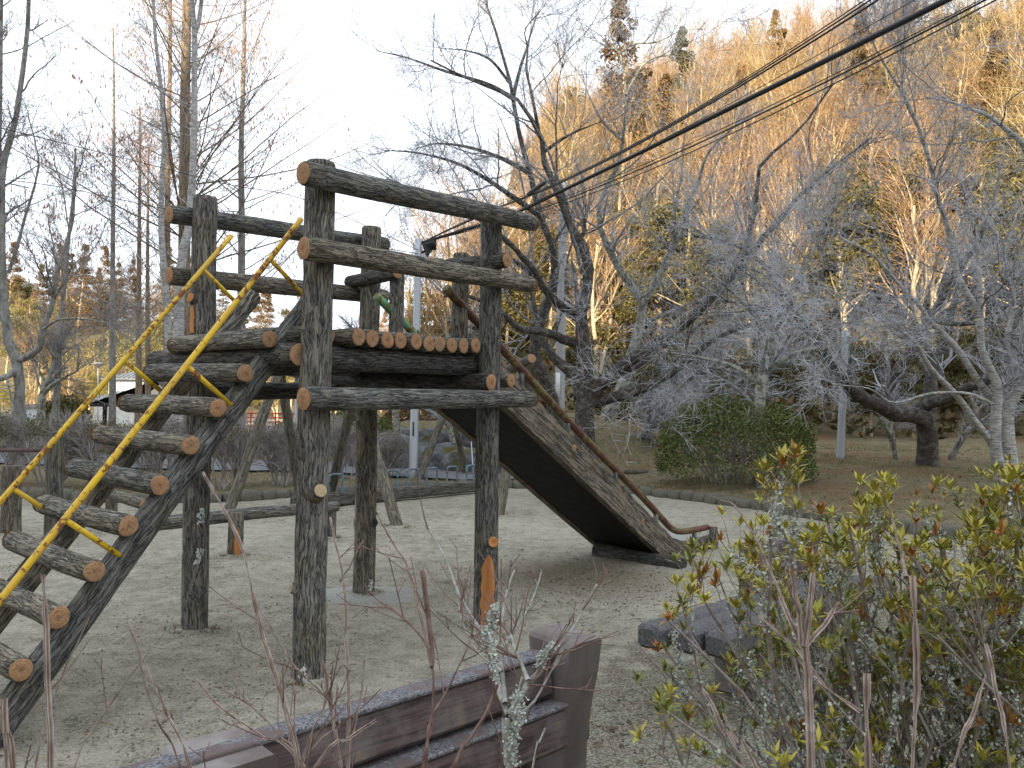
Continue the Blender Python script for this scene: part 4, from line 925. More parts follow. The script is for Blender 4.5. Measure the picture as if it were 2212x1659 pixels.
cherry('cherry_tree', [([(1945, 1040), (1925, 950), (1905, 910), (1889, 889), (1868, 868), (1850, 840), (1830, 800)], 21, 20.5, .07, .03), ([(1945, 1040), (1935, 980), (1930, 930), (1935, 880)], 21, 21, .05, .03)],
 b, 18, 'thin lichen covered young tree leaning left beside the black forked trunk', M_LICHEN, M_TWIG, n1=7, l1=1.2, l2=.6, l3=.3, nmain=2)
b = at(2045, 1030, 21)
cherry('cherry_tree', [([(2040, 1045), (2055, 990), (2080, 945), (2110, 910), (2125, 880), (2150, 850)], 21, 20, .10, .06)],
 b, 19, 'pale bare trunk leaning right just behind the black forked trunk', M_PALETRUNK, M_TWIG, n1=7, l1=1.2, l2=.6, l3=.3)
# small trees behind the swinging beam and on the bank
for k, (pxl, Y_, r_, lab) in enumerate((
    ([(1175, 1000), (1168, 930), (1162, 880), (1150, 830), (1130, 780), (1100, 740)], 21.5, .11, 'lichen covered small tree on the bank left of the street light'),
    ([(1345, 1010), (1330, 930), (1310, 880), (1300, 840), (1330, 780)], 20.5, .11, 'whitish small cherry on the bank between the street light and the tower post'),
    ([(1430, 1000), (1420, 960), (1445, 900), (1470, 860), (1450, 800)], 24.5, .09, 'slender tree at the wood edge behind the left side of the round shrub'))):
    if k < 2: pxl = [(x - (310 if k == 0 else 355), y) for x, y in pxl]
    b = at(pxl[0][0], pxl[0][1], Y_)
    cherry('small_tree', [(pxl, Y_, Y_ - .4, r_, r_ * .4), ([pxl[2], (pxl[2][0] + 30, pxl[2][1] - 50), (pxl[2][0] + 60, pxl[2][1] - 80)], Y_, Y_ - .5, r_ * .5, r_ * .2)], b, 40 + k, lab, M_LICHEN, M_TWIG, n1=7, l1=1.3, l2=.6, l3=.3)

# ------------------------------------------------------------------ tall bare trees on the left
def tall(name, px, Y_, r0, r1, seed, label, bark, lmax=3.6, nb=46, up=.32, catk=0, group=None, fork=None, z0f=.22, topz=None):
    rg = np.random.default_rng(seed); P, R = authored([(px, Y_, Y_, r0, r1)], 26)
    if fork:
        for f in fork: Pf, Rf = authored([f], 26); P = np.concatenate([P, Pf]); R = np.concatenate([R, Rf])
    b = P[0, 0]; gz = float(hgt(b[0], b[1])); P[0, 0, 2] = gz - .15; R[0, 0] *= 1.3
    root = empty(name, (b[0], b[1], gz), label, 'tree', group)
    mb = MB(); ztrunk(mb, P, R, rg, 10, .05)
    P1, R1 = grow(rg, P, R, nb, 62, lmax, 9, z0f, .98, up * .3, .05, .17, .008, .45, flat=.6, tip=.25)
    v, q = tubes(P1, R1, 4); mb.add(v, q=q); part('trunk', mb, bark, root)
    mb = MB(); P2, R2 = grow(rg, P1, R1, 9, 42, lmax * .24, 5, .15, 1, .08, .10, .4, .0045, .45, flat=.3); v, q = tubes(P2, R2, 3); mb.add(v, q=q)
    P3, R3 = grow(rg, P2, R2, 3.0, 45, lmax * .09, 3, .1, 1, .0, .15, .6, .004, .3); v, q = tubes(P3, R3, 3); mb.add(v, q=q)
    if catk:
        sel = rg.random(len(P2)) < catk * 1.6; ends = P2[sel][:, -2:].reshape(-1, 3); ends = np.repeat(ends, 3, 0) + rg.normal(0, .10, (len(ends) * 3, 3)); ends = ends[ends[:, 2] > 4]
        m = len(ends); s = rg.uniform(.08, .2, m)[:, None]; a = np.stack([rg.normal(0, .015, m), rg.normal(0, .015, m), -s[:, 0]], 1); r_ = unit(rg.normal(0, 1, (m, 3))) * .022
        mb.add(np.stack([ends, ends + a * .5 + r_, ends + a, ends + a * .5 - r_], 1).reshape(-1, 3), q=np.arange(m * 4).reshape(-1, 4), m=1)
    part('twigs', mb, [M_TWIGD, M_CATKIN], root); return root
tall('tall_bare_tree', [(382, 905), (384, 800), (387, 673), (393, 556), (407, 500), (414, 422), (418, 330), (420, 220), (420, 110), (421, 73), (414, 0), (410, -120), (405, -220)], 20, .15, .05, 51, 'tall white barked bare tree just left of the left rear tower post', M_BIRCH, 3.4, 30, fork=[([(421, 75), (432, 30), (440, -60), (450, -160)], 20, 20, .06, .03)])
tall('tall_bare_tree', [(393, 905), (396, 700), (398, 560), (399, 400), (400, 220), (402, 100), (404, 0), (408, -160), (410, -300)], 26, .23, .11, 52, 'very tall brown trunked conifer shaped bare tree with its top in golden sunlight', M_BROWNTRUNK, 6.0, 75, catk=.25)
tall('tall_bare_tree', [(372, 905), (366, 800), (362, 680), (352, 560), (348, 470), (350, 390), (355, 310), (352, 238), (345, 165), (334, 60), (330, -60)], 22, .12, .035, 53, 'slim pale stem bowing gently left of the white barked tall tree', M_BIRCH, 2.6, 30)
tall('tall_bare_tree', [(361, 900), (361, 620), (362, 400), (364, 300), (367, 150), (368, 20), (368, -80)], 34, .17, .06, 54, 'thin golden lit trunk between the two white stems', M_BROWNTRUNK, 4.0, 50, catk=.2)
tall('tall_bare_tree', [(520, 905), (521, 700), (522, 506), (521, 330), (524, 220), (528, 73), (530, -60)], 28, .17, .05, 55, 'tall bare tree between the ladder rails and the front tower post with tan catkins', M_PALETRUNK, 4.6, 62, catk=.5)
tall('tall_bare_tree', [(243, 905), (243, 700), (244, 500), (246, 350), (246, 238), (245, 120), (244, 60)], 30, .13, .03, 56, 'thin straight grey trunk left of the yellow handrail top', M_PALETRUNK, 3.6, 52, catk=.25)
tall('tall_bare_tree', [(300, 900), (300, 700), (301, 500), (302, 330), (302, 230)], 33, .15, .03, 57, 'narrow bare tree seen through the upper yellow handrails, left one of the close pair', M_BROWNTRUNK, 3.4, 50, catk=.25)
tall('tall_bare_tree', [(320, 900), (319, 700), (319, 500), (320, 400), (320, 310)], 36, .14, .03, 58, 'narrow bare tree seen through the upper yellow handrails, right one of the close pair', M_BROWNTRUNK, 3.2, 46, catk=.2)
tall('tall_bare_tree', [(120, 900), (128, 760), (140, 600), (150, 500), (160, 400), (163, 320)], 25, .11, .025, 59, 'slender leaning bare tree in front of the sunlit left hill', M_PALETRUNK, 3.0, 40, catk=.3)
tall('tall_bare_tree', [(660, 890), (662, 700), (664, 560), (664, 440)], 36, .10, .02, 61, 'low bare tree behind the front tower post', M_PALETRUNK, 3.0, 40)
b = at(40, 905, 17)
cherry('cherry_tree', [
 ([(39, 935), (42, 860), (42, 804), (33, 776), (19, 739), (9, 665), (5, 595), (3, 500), (6, 367), (20, 310), (33, 264), (40, 215), (48, 165), (53, 120), (59, 73), (62, 0), (64, -90)], 17, 17, .115, .04),
 ([(33, 780), (56, 772), (84, 753), (93, 711), (114, 655), (118, 609), (135, 553), (156, 479), (160, 420), (166, 360)], 17, 16.4, .075, .02),
 ([(4, 520), (-5, 400), (0, 240), (2, 100), (4, -40)], 17, 17.2, .06, .03),
 ([(18, 590), (35, 540), (55, 466), (75, 400), (84, 348), (78, 320), (73, 293), (60, 250)], 17, 16.6, .04, .01),
 ([(36, 800), (10, 815), (-20, 820), (-60, 800)], 17, 16, .08, .03),
 ([(93, 711), (130, 690), (190, 690), (240, 700)], 16.6, 15.5, .03, .01)],
 b, 60, 'bare tree at the left edge with two upright stems and a curved side limb', M_PALETRUNK, M_TWIGD, n1=9, l1=1.8, l2=.85, l3=.4, up=.08)
b = at(88, 905, 24)
cherry('small_tree', [([(88, 908), (90, 870), (95, 840), (112, 800), (118, 760)], 24, 24, .12, .05), ([(95, 850), (115, 830), (145, 812), (168, 800)], 24, 23, .07, .03), ([(100, 830), (85, 800), (70, 770)], 24, 24, .05, .02)],
 b, 62, 'small spreading bare tree beside the low white shed on the left', M_LICHEN, M_TWIGD, n1=8, l1=1.6, l2=.8, l3=.4)

# ------------------------------------------------------------------ woods on the hills (prototypes, then copies)
def proto_bare(seed, H, mats, spread=1.0, n1=26):
    rg = np.random.default_rng(seed); root = empty('bare_tree', (0, 0, 0)); mb = MB()
    k = 10; P = np.zeros((2, k, 3)); P[:, :, 2] = np.linspace(-.5, H * .8, k); P[0, :, :2] += np.cumsum(rg.normal(0, .10, (k, 2)), 0)
    P[1, :, :2] += np.cumsum(rg.normal(.12, .12, (k, 2)), 0); P[1, :, 2] *= .85
    R = np.array([np.linspace(.20, .07, k), np.linspace(.15, .06, k)])
    v, q = tubes(P, R, 6); mb.add(v, q=q)
    P1, R1 = grow(rg, P, R, n1 // 2, 42, H * .34 * spread, 6, .3, 1, .28, .13, .55, .03, .3); v, q = tubes(P1, R1, 4); mb.add(v, q=q)
    part('trunk', mb, mats[0], root)
    mb = MB(); P2, R2 = grow(rg, P1, R1, 8, 42, H * .17 * spread, 4, .15, 1, .18, .18, .6, .018, .3); v, q = tubes(P2, R2, 3); mb.add(v, q=q)
    P3, R3 = grow(rg, P2, R2, 5, 42, H * .085, 3, .1, 1, .12, .2, .7, .011, .2); v, q = tubes(P3, R3, 3); mb.add(v, q=q)
    part('crown', mb, mats[1], root); return root
def blob_pts(rg, n, cr, shell=.55):
    d = unit(rg.normal(0, 1, (n, 3))); return d * (shell + (1 - shell) * rg.random((n, 1)) ** .6) * cr
def proto_ever(seed, H, mat, kind='round', nleaf=9000, size=.17):
    rg = np.random.default_rng(seed); root = empty({id(M_CEDAR): 'cedar_tree', id(M_CONIF): 'conifer_tree', id(M_BAMBOO): 'bamboo_clump'}.get(id(mat), 'evergreen_tree'), (0, 0, 0)); mb = MB()
    P = np.zeros((1, 8, 3)); P[0, :, 2] = np.linspace(-.5, H * .85, 8); P[0, :, :2] += np.cumsum(rg.normal(0, .06, (8, 2)), 0); R = np.linspace(.17, .04, 8)[None]
    v, q = tubes(P, R, 7); mb.add(v, q=q); P1, R1 = grow(rg, P, R, 22, 60, H * .2, 4, .3, 1, .1, .1, .4, .015, .5); v, q = tubes(P1, R1, 4); mb.add(v, q=q)
    part('trunk', mb, M_GOLDT, root); mb = MB(); cs = []
    if kind == 'cone':
        m = 80; z = rg.uniform(.18, 1.0, m); rad = (1 - z) * H * .24 + .15; th = rg.uniform(0, 6.28, m)
        for a, zz_, th_ in zip(rad, z, th):
            rr_ = a * rg.uniform(.5, 1); cs.append(np.array([rr_ * math.cos(th_), rr_ * math.sin(th_), zz_ * H - rr_ * .15]) + blob_pts(rg, nleaf // m, np.array([a * .35 + .22, a * .35 + .22, .34])))
    else:
        m = 46
        for _ in range(m):
            c = blob_pts(rg, 1, np.array([H * .26, H * .26, H * .36]), .2)[0] + [0, 0, H * .60]; s_ = rg.uniform(.5, 1.1) * H * .09
            cs.append(c + blob_pts(rg, nleaf // m, np.array([s_, s_, s_ * .75])))
    c = np.concatenate(cs); v, q = quads_at(rg, c, size, .55); mb.add(v, q=q); part('crown', mb, mat, root, smooth=False); return root
LEAFS = 1
protos = {
 'bare': [proto_bare(200 + k, 11 + k % 3, (M_GOLDT, M_GOLD1 if k % 2 else M_GOLD2), 1 + .12 * (k % 3)) for k in range(5)],
 'ever': [proto_ever(210 + k, 8.5, M_EVERG) for k in range(3)],
 'cedar': [proto_ever(220 + k, 13, M_CEDAR, 'cone', 8000, .19) for k in range(2)],
 'conif': [proto_ever(230 + k, 14, M_CONIF, 'cone', 8000, .19) for k in range(1)],
 'bamboo': [proto_ever(240 + k, 9, M_BAMBOO, 'round', 8000, .18) for k in range(2)]}
HL = {'bare': ('tall bare golden tan tree in the sunlit wood on the hillside', 'bare trees of the hillside wood'),
      'ever': ('olive green bushy evergreen among the bare trees of the hillside', 'evergreens of the hillside wood'),
      'cedar': ('rusty brown green pointed cedar in the wooded hills', 'cedars of the hills'),
      'conif': ('dull green pointed conifer on the ridge of the hill', 'conifers on the ridge'),
      'bamboo': ('yellow green feathery tree clump on the left hill', 'yellow green clumps on the left hill')}
used_p = set(); rg = np.random.default_rng(77)
def plant(kind, x, y, s, z=None, label=None):
    p = protos[kind][rg.integers(len(protos[kind]))]
    o = p if id(p) not in used_p else copy_tree(p); used_p.add(id(p))
    o.location = (x, y, float(hgt(x, y)) - .1 if z is None else z); o.rotation_euler = (rg.uniform(-.06, .06), rg.uniform(-.06, .06), rg.uniform(0, 6.28)); o.scale = (s * rg.uniform(.88, 1.12), s * rg.uniform(.88, 1.12), s * rg.uniform(.9, 1.15))
    lab = label or where(kind, o); tag(o, lab, 'tree', None if label else lab.replace(',', '')); return o
LOOK = {'bare': 'bare golden tan tree', 'ever': 'olive bushy evergreen', 'cedar': 'rusty brown pointed cedar', 'conif': 'dull green conifer', 'bamboo': 'yellow green feathery clump'}
ZONES = [(60, 'at the left edge'), (150, 'behind the big left tree'), (260, 'behind the far park lamp'), (440, 'behind the white trunks'), (560, 'behind the yellow handrails'), (680, 'behind the front tower post'),
         (800, 'behind the tower platform'), (930, 'behind the street light'), (1060, 'behind the slide rail top'), (1160, 'left of the utility pole'), (1250, 'behind the utility pole'), (1340, 'behind the big cherry trunk'), (1430, 'left of the round shrub'),
         (1520, 'just left above the round shrub'), (1610, 'above the round shrub'), (1700, 'right above the round shrub'), (1780, 'left of the steel pole'), (1860, 'above the steel pole'), (1950, 'right of the steel pole'), (2040, 'above the black forked trunk'), (2130, 'left of the banded trunk'), (9999, 'at the right edge')]
def where(kind, o):
    p = np.array([o.location.x, o.location.y, o.location.z]) + [0, 0, 6 * o.scale[2]] - CAMP; wv_ = p @ fF; x = 1106 + 1725 * (p @ fR) / wv_; y = 829.5 - 1725 * (p @ fU) / wv_
    z_ = next(t for lim, t in ZONES if x < lim)
    if p[1] > 92 and x < 1000: h_ = 'on the far left hill'
    elif x < 1000: h_ = 'below the far hill'
    else: h_ = 'at the slope foot' if y > 780 else 'low on the slope' if y > 640 else 'halfway up the slope' if y > 480 else 'high on the slope' if y > 300 else 'on the ridge'
    return ('small ' if o.scale[2] < .6 else 'tall ' if o.scale[2] > 1.05 else '') + LOOK[kind] + ' ' + h_ + ' ' + z_
# right hill
cnt = 0; pts = []
for yy in np.arange(44, 100, 2.9):
    for xx in np.arange(-6, 62, 3.1):
        x, y = xx + rg.uniform(-1.3, 1.3), yy - max(0, xx) * .35 + rg.uniform(-1.2, 1.2)
        if y < 30 or x / y > .78 or x < -4 + .03 * (y - 44) - 1.5: continue
        if y > 74 and rg.random() < .35: continue
        pts.append((x, y))
pts.sort(key=lambda p: p[1])
for x, y in pts[:400]:
    r_ = rg.random(); pat = vnoise(np.array([[x * .13, y * .13, 3.]]), 4)[0]
    kind = 'bare'
    if pat > .60 and r_ < .7: kind = 'ever'
    elif r_ < .05: kind = 'cedar'
    elif r_ < .12: kind = 'ever'
    plant(kind, x, y, rg.uniform(.75, 1.1)); cnt += 1
# two named ridge trees standing above the others
b = at(1357, 300, 60); plant('cedar', b[0], 60, 1.25, b[2] - 6, 'rust brown pointed cedar standing highest against the sky above the cherry trees')
b = at(1475, 300, 72); plant('conif', b[0], 72, 1.2, b[2] - 7, 'dull green pointed conifer rising above the ridge right of the rust brown cedar')
# evergreens and shade bushes along the foot of the right hill
for k in range(46):
    t = rg.random(); x = 1.5 + 27 * t; y = 34 - .30 * x + rg.uniform(0, 7); plant('ever', x, y, rg.uniform(.28, .5))
# left hill far behind
for k in range(150):
    y = rg.uniform(98, 165); x = rg.uniform(-.74, .0) * y
    if x > -.62 * y and x < -.30 * y and y < 130 and rg.random() < .6: kind = 'bamboo'
    else: kind = rg.choice(['cedar', 'cedar', 'bare', 'ever']) if y > 125 else rg.choice(['bare', 'bare', 'bamboo', 'ever'])
    plant(kind, x, y, rg.uniform(.8, 1.2) * (1. if kind != 'bare' else .8))
for k in range(46):   # band of mixed trees in front of the hill and beyond the street light
    x, y = rg.uniform(-52, 3), rg.uniform(62, 92); kind = rg.choice(['bare', 'bare', 'bare', 'ever', 'bamboo'])
    if x < -18 and y < 80: y += 16
    plant(kind, x, y, rg.uniform(.4, .68))
# dark understorey on the slope, one mass nobody could count
mb = MB(); m = 60000; x = rg.uniform(-5, 62, m); y = 33 + rg.random(m) * 52 - .3 * np.maximum(x, 0); kp = (y > 26) & (x / y < .8); x, y = x[kp], y[kp]
cl = vnoise(np.stack([x * .5, y * .5, 0 * x], -1), 8); kp = cl > .38; x, y, cl = x[kp], y[kp], cl[kp]
z = hgt(x, y) + rg.random(len(x)) * (cl - .30) * 5.5 * (1 - .3 * sstep(45, 60, y)); v, q = quads_at(rg, np.stack([x, y, z], -1), .42, .5); mb.add(v, q=q)
tag(link('understorey', mb.mesh('understorey', M_UNDER, False)), 'dark green and brown undergrowth covering the foot of the wooded hill', 'undergrowth', None, 'stuff')

# ------------------------------------------------------------------ hedges and shrubs in the middle distance
def bush(name, c, rx, ry, h, seed, label, mat, nleaf, size, stems=10, gap=.25, group=None, cat='shrub', flat=.5, smat=None, twigs=1.0, r0=.018, shell=.72, z=None):
    rg_ = np.random.default_rng(seed); gz = float(hgt(c[0], c[1])) if z is None else z; root = empty(name, (c[0], c[1], gz), label, cat, group)
    P = []; 
    for k in range(stems):
        a = rg_.uniform(0, 6.28); e = rg_.uniform(.35, .95); b_ = np.array([c[0] + math.cos(a) * rx * .22, c[1] + math.sin(a) * ry * .22, gz - .05])
        t_ = np.array([c[0] + math.cos(a) * rx * e, c[1] + math.sin(a) * ry * e, gz + h * rg_.uniform(.6, .9)]); m_ = (b_ + t_) / 2 + [rg_.normal(0, .06), rg_.normal(0, .06), -h * .06]
        P.append(resample([b_, m_, t_], 9) + np.cumsum(rg_.normal(0, .012, (9, 3)), 0))
    P = np.array(P); R = np.linspace(r0, r0 * .4, 9)[None] * rg_.uniform(.7, 1.3, (stems, 1)); mb = MB(); v, q = tubes(P, R, 6); mb.add(v, q=q)
    P1, R1 = grow(rg_, P, R, 7 * twigs, 42, h * .42, 5, .25, 1, .2, .16, .6, .004, .4); v, q = tubes(P1, R1, 3); mb.add(v, q=q)
    P2, R2 = grow(rg_, P1, R1, 5 * twigs, 42, h * .2, 3, .2, 1, .2, .16, .6, .0032, .3); v, q = tubes(P2, R2, 3); mb.add(v, q=q)
    part('branches', mb, smat or M_AZSTEM, root)
    n = nleaf; d = unit(rg_.normal(0, 1, (n, 3))); d[:, 2] = np.abs(d[:, 2]) * 1.0 - rg_.random(n) * .35
    f = shell + (1.02 - shell) * rg_.random((n, 1)) ** .7
    lump = 1 + .12 * (fbm(d * 2.2 + seed, 2, seed) - .5) * 2
    pts_ = d * f * lump[:, None]; pts_ = np.sign(pts_) * np.abs(pts_) ** np.array([1, 1, 1 - flat * .5]) * [rx, ry, h * (1 - gap)] + [c[0], c[1], gz + h * gap]
    dens = vnoise(d * 5 + seed, seed + 1); pts_ = pts_[dens > .25]
    mb = MB(); v, q = quads_at(rg_, pts_, size, .5, .2); mb.add(v, q=q); part('foliage', mb, mat, root, smooth=False); return root
c = gnd(1592, 1066)
rs = bush('round_shrub', (c[0], c[1] + .2), 1.60, 1.35, 1.84, 301, 'large clipped round green shrub on bare crooked stems beyond the slide foot', M_SHRUB, 38000, .054, 16, .32, r0=.032, shell=.86, smat=M_TWIGD)
row = [(x, 14.7 + dy) for x, dy in ((-9.6, -.1), (-8.5, .1), (-7.45, -.1), (-6.4, .15), (-5.35, .3), (-4.5, 1.0))]
nm = ['leftmost leggy azalea of the bare hedge behind the low bar', 'second leggy azalea from the left in the bare hedge', 'leggy azalea of the bare hedge just right of the low bar post', 'leggy azalea of the bare hedge seen behind the middle ladder rungs',
      'leggy azalea of the bare hedge left of the left rear tower post', 'leggy azalea at the right end of the bare hedge, behind the swinging beam legs']
for k, (x, y) in enumerate(row): bush('leggy_azalea', (x, y), .72, .6, 1.32, 310 + k, nm[k], M_DRYLEAF, 3800, .035, 11, .58, None, 'shrub', .8, M_TWIGD, 2.2, .02, .3)
more = [((-3.55, 17.3), .6, 1.25, 'thin leggy shrub behind the front tower post'), ((-2.7, 18.0), .5, 1.0, 'thin leggy shrub right of the front tower post beside the path')]
for k, ((x, y), r_, h_, lab) in enumerate(more): bush('leggy_azalea', (x, y), r_, r_, h_, 330 + k, lab, M_DRYLEAF, 1400, .035, 10, .5, None, 'shrub', .6, M_TWIGD, 2, .018, .3)
green = [((-13.5, 27), 2.2, .9, 'low green brown hedge mound left of the small white stemmed tree'), ((-10.2, 26), 1.9, 1.05, 'low rounded hedge mound between the far park lamp and the rungs'), ((-6.6, 26.5), 1.7, 1.0, 'low green hedge mound below the timber pavilion roof'),
         ((-17.5, 27), 2.0, 1.4, 'dark green bush at the far left behind the big bare tree'), ((-4.4, 22.6), 1.3, 1.5, 'olive shrub beside the path seen left of the front tower post')]
for k, ((x, y), r_, h_, lab) in enumerate(green): bush('hedge_mound', (x, y), r_, r_ * .6, h_, 340 + k, lab, M_SHRUB if k in (3, 4) else M_DRYLEAF, 7000, .09, 8, .1, None, 'hedge', .7)
b = at(143, 850, 33); bush('round_topped_tree', (b[0], b[1]), 1.05, .9, 2.0, 350, 'small round topped green tree on pale forked stems left of the far park lamp', M_EVERG, 6000, .11, 6, .40, None, 'tree', .5, M_PALETRUNK, .7, .05)
# brown clipped hedges on the bank
for k, (x0, y0, x1, y1, Y_, hh, lab) in enumerate(((820, 925, 1100, 928, 27.5, .75, 'long brown clipped hedge along the top of the mossy bank'), (985, 912, 1100, 912, 31, 1.3, 'taller brown clipped hedge behind the long one on the bank'), (1060, 938, 1180, 944, 25.5, .7, 'short brown clipped hedge at the right end of the bank'))):
    a_, b_ = at(x0, y0, Y_), at(x1, y1, Y_); rg_ = np.random.default_rng(360 + k); n = 16000
    gz = float(hgt((a_[0] + b_[0]) / 2, Y_)); L_ = abs(b_[0] - a_[0]); root = empty('clipped_hedge', ((a_[0] + b_[0]) / 2, Y_, gz), lab, 'hedge')
    u_ = rg_.uniform(-.5, .5, (n, 3)); ax_ = rg_.integers(0, 3, n); sg = np.sign(u_[np.arange(n), ax_]); u_[np.arange(n), ax_] = sg * rg_.uniform(.42, .5, n)
    u_[:, 2] += .5; p_ = u_ * [L_, 1.0, hh] * (1 + .0) + [(a_[0] + b_[0]) / 2, Y_, 0]; p_[:, 2] *= 1 - .18 * (np.abs(u_[:, 0]) * 2) ** 4; p_[:, 2] += hgt(p_[:, 0], p_[:, 1]) + .15 * (vnoise(p_ * [1.5, 1.5, 0], 3) - .5)
    mb = MB(); v, q = quads_at(rg_, p_, .075, .5); mb.add(v, q=q); part('foliage', mb, M_BROWNHEDGE, root, smooth=False)
# mossy rocks of the bank
rg = np.random.default_rng(5)
rk = [MB(), MB()]
def rock(c, sx, sy, sz, seed, label):
    n1, n2 = 20, 14; th = np.linspace(0, 2 * math.pi, n1, endpoint=False); ph = np.linspace(.05, math.pi - .05, n2); T, Pp = np.meshgrid(th, ph)
    d = np.stack([np.sin(Pp) * np.cos(T), np.sin(Pp) * np.sin(T), np.cos(Pp)], -1); r_ = 1 + .5 * (fbm(d * 1.6 + seed, 3, seed) - .5); r_ = r_ / np.max(np.abs(d) ** 1.0 + .15, axis=-1) ** .45
    v = d * r_[..., None] * [sx, sy, sz]; i = np.arange(n2 - 1)[:, None] * n1 + np.arange(n1)[None]; i2 = np.arange(n2 - 1)[:, None] * n1 + (np.arange(n1)[None] + 1) % n1
    mb = MB().add(v.reshape(-1, 3), q=np.stack([i, i + n1, i2 + n1, i2], -1).reshape(-1, 4)); o = link('rock', mb.mesh('rock', M_ROCK)); o.location = c; tag(o, label, 'rock')
for k, (x, y, Y_, sx, sz, lab) in enumerate(((1150 - 320, 985, 20.9, 1.0, .62, 'slanting dark rock face at the left end of the mossy bank beside the path'), (905, 1000, 20.6, .9, .5, 'dark rock in the bank directly behind the street light foot'), (965, 1005, 20.3, .8, .55, 'mossy dark rock right of the street light'), (1025, 1010, 20.0, .9, .55, 'broad dark rock low in the bank left of the front right tower post'), (1090, 1018, 19.6, .8, .45, 'dark rock at the bank foot behind the front right tower post'), (935, 960, 22.0, 1.2, .5, 'moss topped rock ledge high in the bank'), (1010, 1040, 18.6, .32, .22, 'small grey boulder below the bank behind the swinging beam'), (958, 1045, 18.2, .28, .2, 'small round boulder right of the street light foot'))):
    rock(tuple(at(x, y, Y_)), sx, .6 if sx > .5 else .3, sz, 400 + k, lab)
o = rock(tuple(gnd(1655, 1076, .0) + [0, .4, .1]), .18, .2, .25, 420, 'reddish brown lump of root at the foot of the grey tree behind the round shrub')
lg = empty('fallen_log', tuple(gnd(1365, 1025, .25)), 'weathered fallen log resting on the litter left of the round shrub', 'log'); log('shaft', at(1330, 1022, 19), at(1397, 1020, 19.4), .09, .08, lg, mat=M_LOGF, sides=14, step=.1)
# striped rope
P_ = resample([at(1662, 1012, 14.6), at(1680, 1045, 14.3), at(1704, 1086, 14.0)], 22)
mb = MB()
for k in range(21): v, q = tubes(P_[k:k + 2][None], np.full((1, 2), .012), 6); mb.add(v, q=q, m=k % 2)
tag(link('striped_rope', mb.mesh('striped_rope', [M_YELLOW, M_BLACK])), 'black and yellow striped rope hanging beside the round shrub', 'rope')

# ------------------------------------------------------------------ far buildings on the left
def roofed(name, c, wx, wy, hw, hr, over, wall, roof, label, rot=0., cat='building', win=()):
    root = empty(name, c, label, cat); root.rotation_euler = (0, 0, rot)
    mb = MB(); box(mb, (0, 0, hw / 2), wx, wy, hw); link('wall', mb.mesh('wall', wall, False), root)
    a, b_ = wx / 2 + over, wy / 2 + over; mb = MB(); rd = max(0, a - b_ * .8)
    v = [(-a, -b_, hw), (a, -b_, hw), (a, b_, hw), (-a, b_, hw), (-rd, 0, hw + hr), (rd, 0, hw + hr), (-a, -b_, hw - .12), (a, -b_, hw - .12), (a, b_, hw - .12), (-a, b_, hw - .12)]
    mb.add(v, q=[(0, 1, 5, 4), (2, 3, 4, 5), (6, 7, 1, 0), (7, 8, 2, 1), (8, 9, 3, 2), (9, 6, 0, 3), (9, 8, 7, 6)], t=[(1, 2, 5), (3, 0, 4)]); rf = link('roof', mb.mesh('roof', roof, False), root)
    mb = MB()
    for k in range(int(2 * a / .45)):     # tile rows standing proud of the front slope
        x = -a + .25 + k * .45; f = min(1., (a - abs(x)) / (a - rd + .01)); y1 = -b_ + (b_) * f
        box(mb, (x, (-b_ + y1) / 2, hw + hr * f / 2 + .03), .07, math.hypot(b_ * f, hr * f), .06, Y=unit(np.array([0, b_, hr])), Z=unit(np.array([0, -hr, b_])))
    link('tile_ridges', mb.mesh('tile_ridges', roof, False), rf)
    for (x, z, w_, h_) in win:
        mb = MB(); box(mb, (x, -wy / 2 - .02, z), w_, .10, h_); wo_ = link('window', mb.mesh('window', M_DKWOOD, False), root)
        mb = MB(); box(mb, (x, -wy / 2 - .08, z), w_ * .86, .02, h_ * .84); link('pane', mb.mesh('pane', M_STEEL, False), wo_)
    return root
b = at(283, 905, 72); roofed('house', (b[0] + .6, 72, float(hgt(b[0], 72)) + .3), 3.2, 4, 3.6, .8, .5, M_PLASTER, M_TILE, 'two storey house with a brightly lit white wall and grey tiled roof', -.1, win=((.9, 1.2, .8, .7),))
b = at(268, 905, 69); roofed('house_annex', (b[0], 69, float(hgt(b[0], 69))), 3.6, 3, 1.9, .9, .4, M_PLASTER, M_TILE, 'low annex with a grey tiled roof in front of the white walled house', -.1)
b = at(97, 905, 62); roofed('shed', (b[0], 62, float(hgt(b[0], 62)) + .1), 3.0, 2.4, 1.25, .25, .15, M_BLUEROOF, M_BENCHLEG, 'long low pale blue shed on the far lawn at the left', 0.)
# timber pavilion
b = at(345, 905, 38); pv_ = empty('pavilion', (b[0], 38, float(hgt(b[0], 38))), 'dark timber pavilion with a low sloping roof seen between the upper ladder rungs', 'pavilion')
L_, R_ = at(246, 872, 38), at(420, 868, 38); T_ = at(345, 822, 38); mb = MB(); dY = np.array([0, 2.2, 0])
v = [L_ - dY, R_ - dY, R_ + dY, L_ + dY, T_ - dY * .2, T_ + dY * .2]; lo = [p - [0, 0, .15] for p in v[:4]]
mb.add(v + lo, q=[(0, 1, 4, 4), (2, 3, 5, 5), (0, 4, 5, 3), (1, 2, 5, 4), (6, 7, 1, 0), (7, 8, 2, 1), (8, 9, 3, 2), (9, 6, 0, 3), (9, 8, 7, 6)]); part('roof', mb, M_DKWOOD, pv_, False)
for x in (.9, 2.6, 4.2):
    mb = MB(); box(mb, L_ + [x - .5, -1.6, -.85], .14, .14, 1.6); part('post', mb, M_DKWOOD, pv_, False)
mb = MB(); box(mb, L_ + [2.6, 1.6, -.7], 2.6, .1, 1.0); part('wall', mb, M_PLASTER, pv_, False)
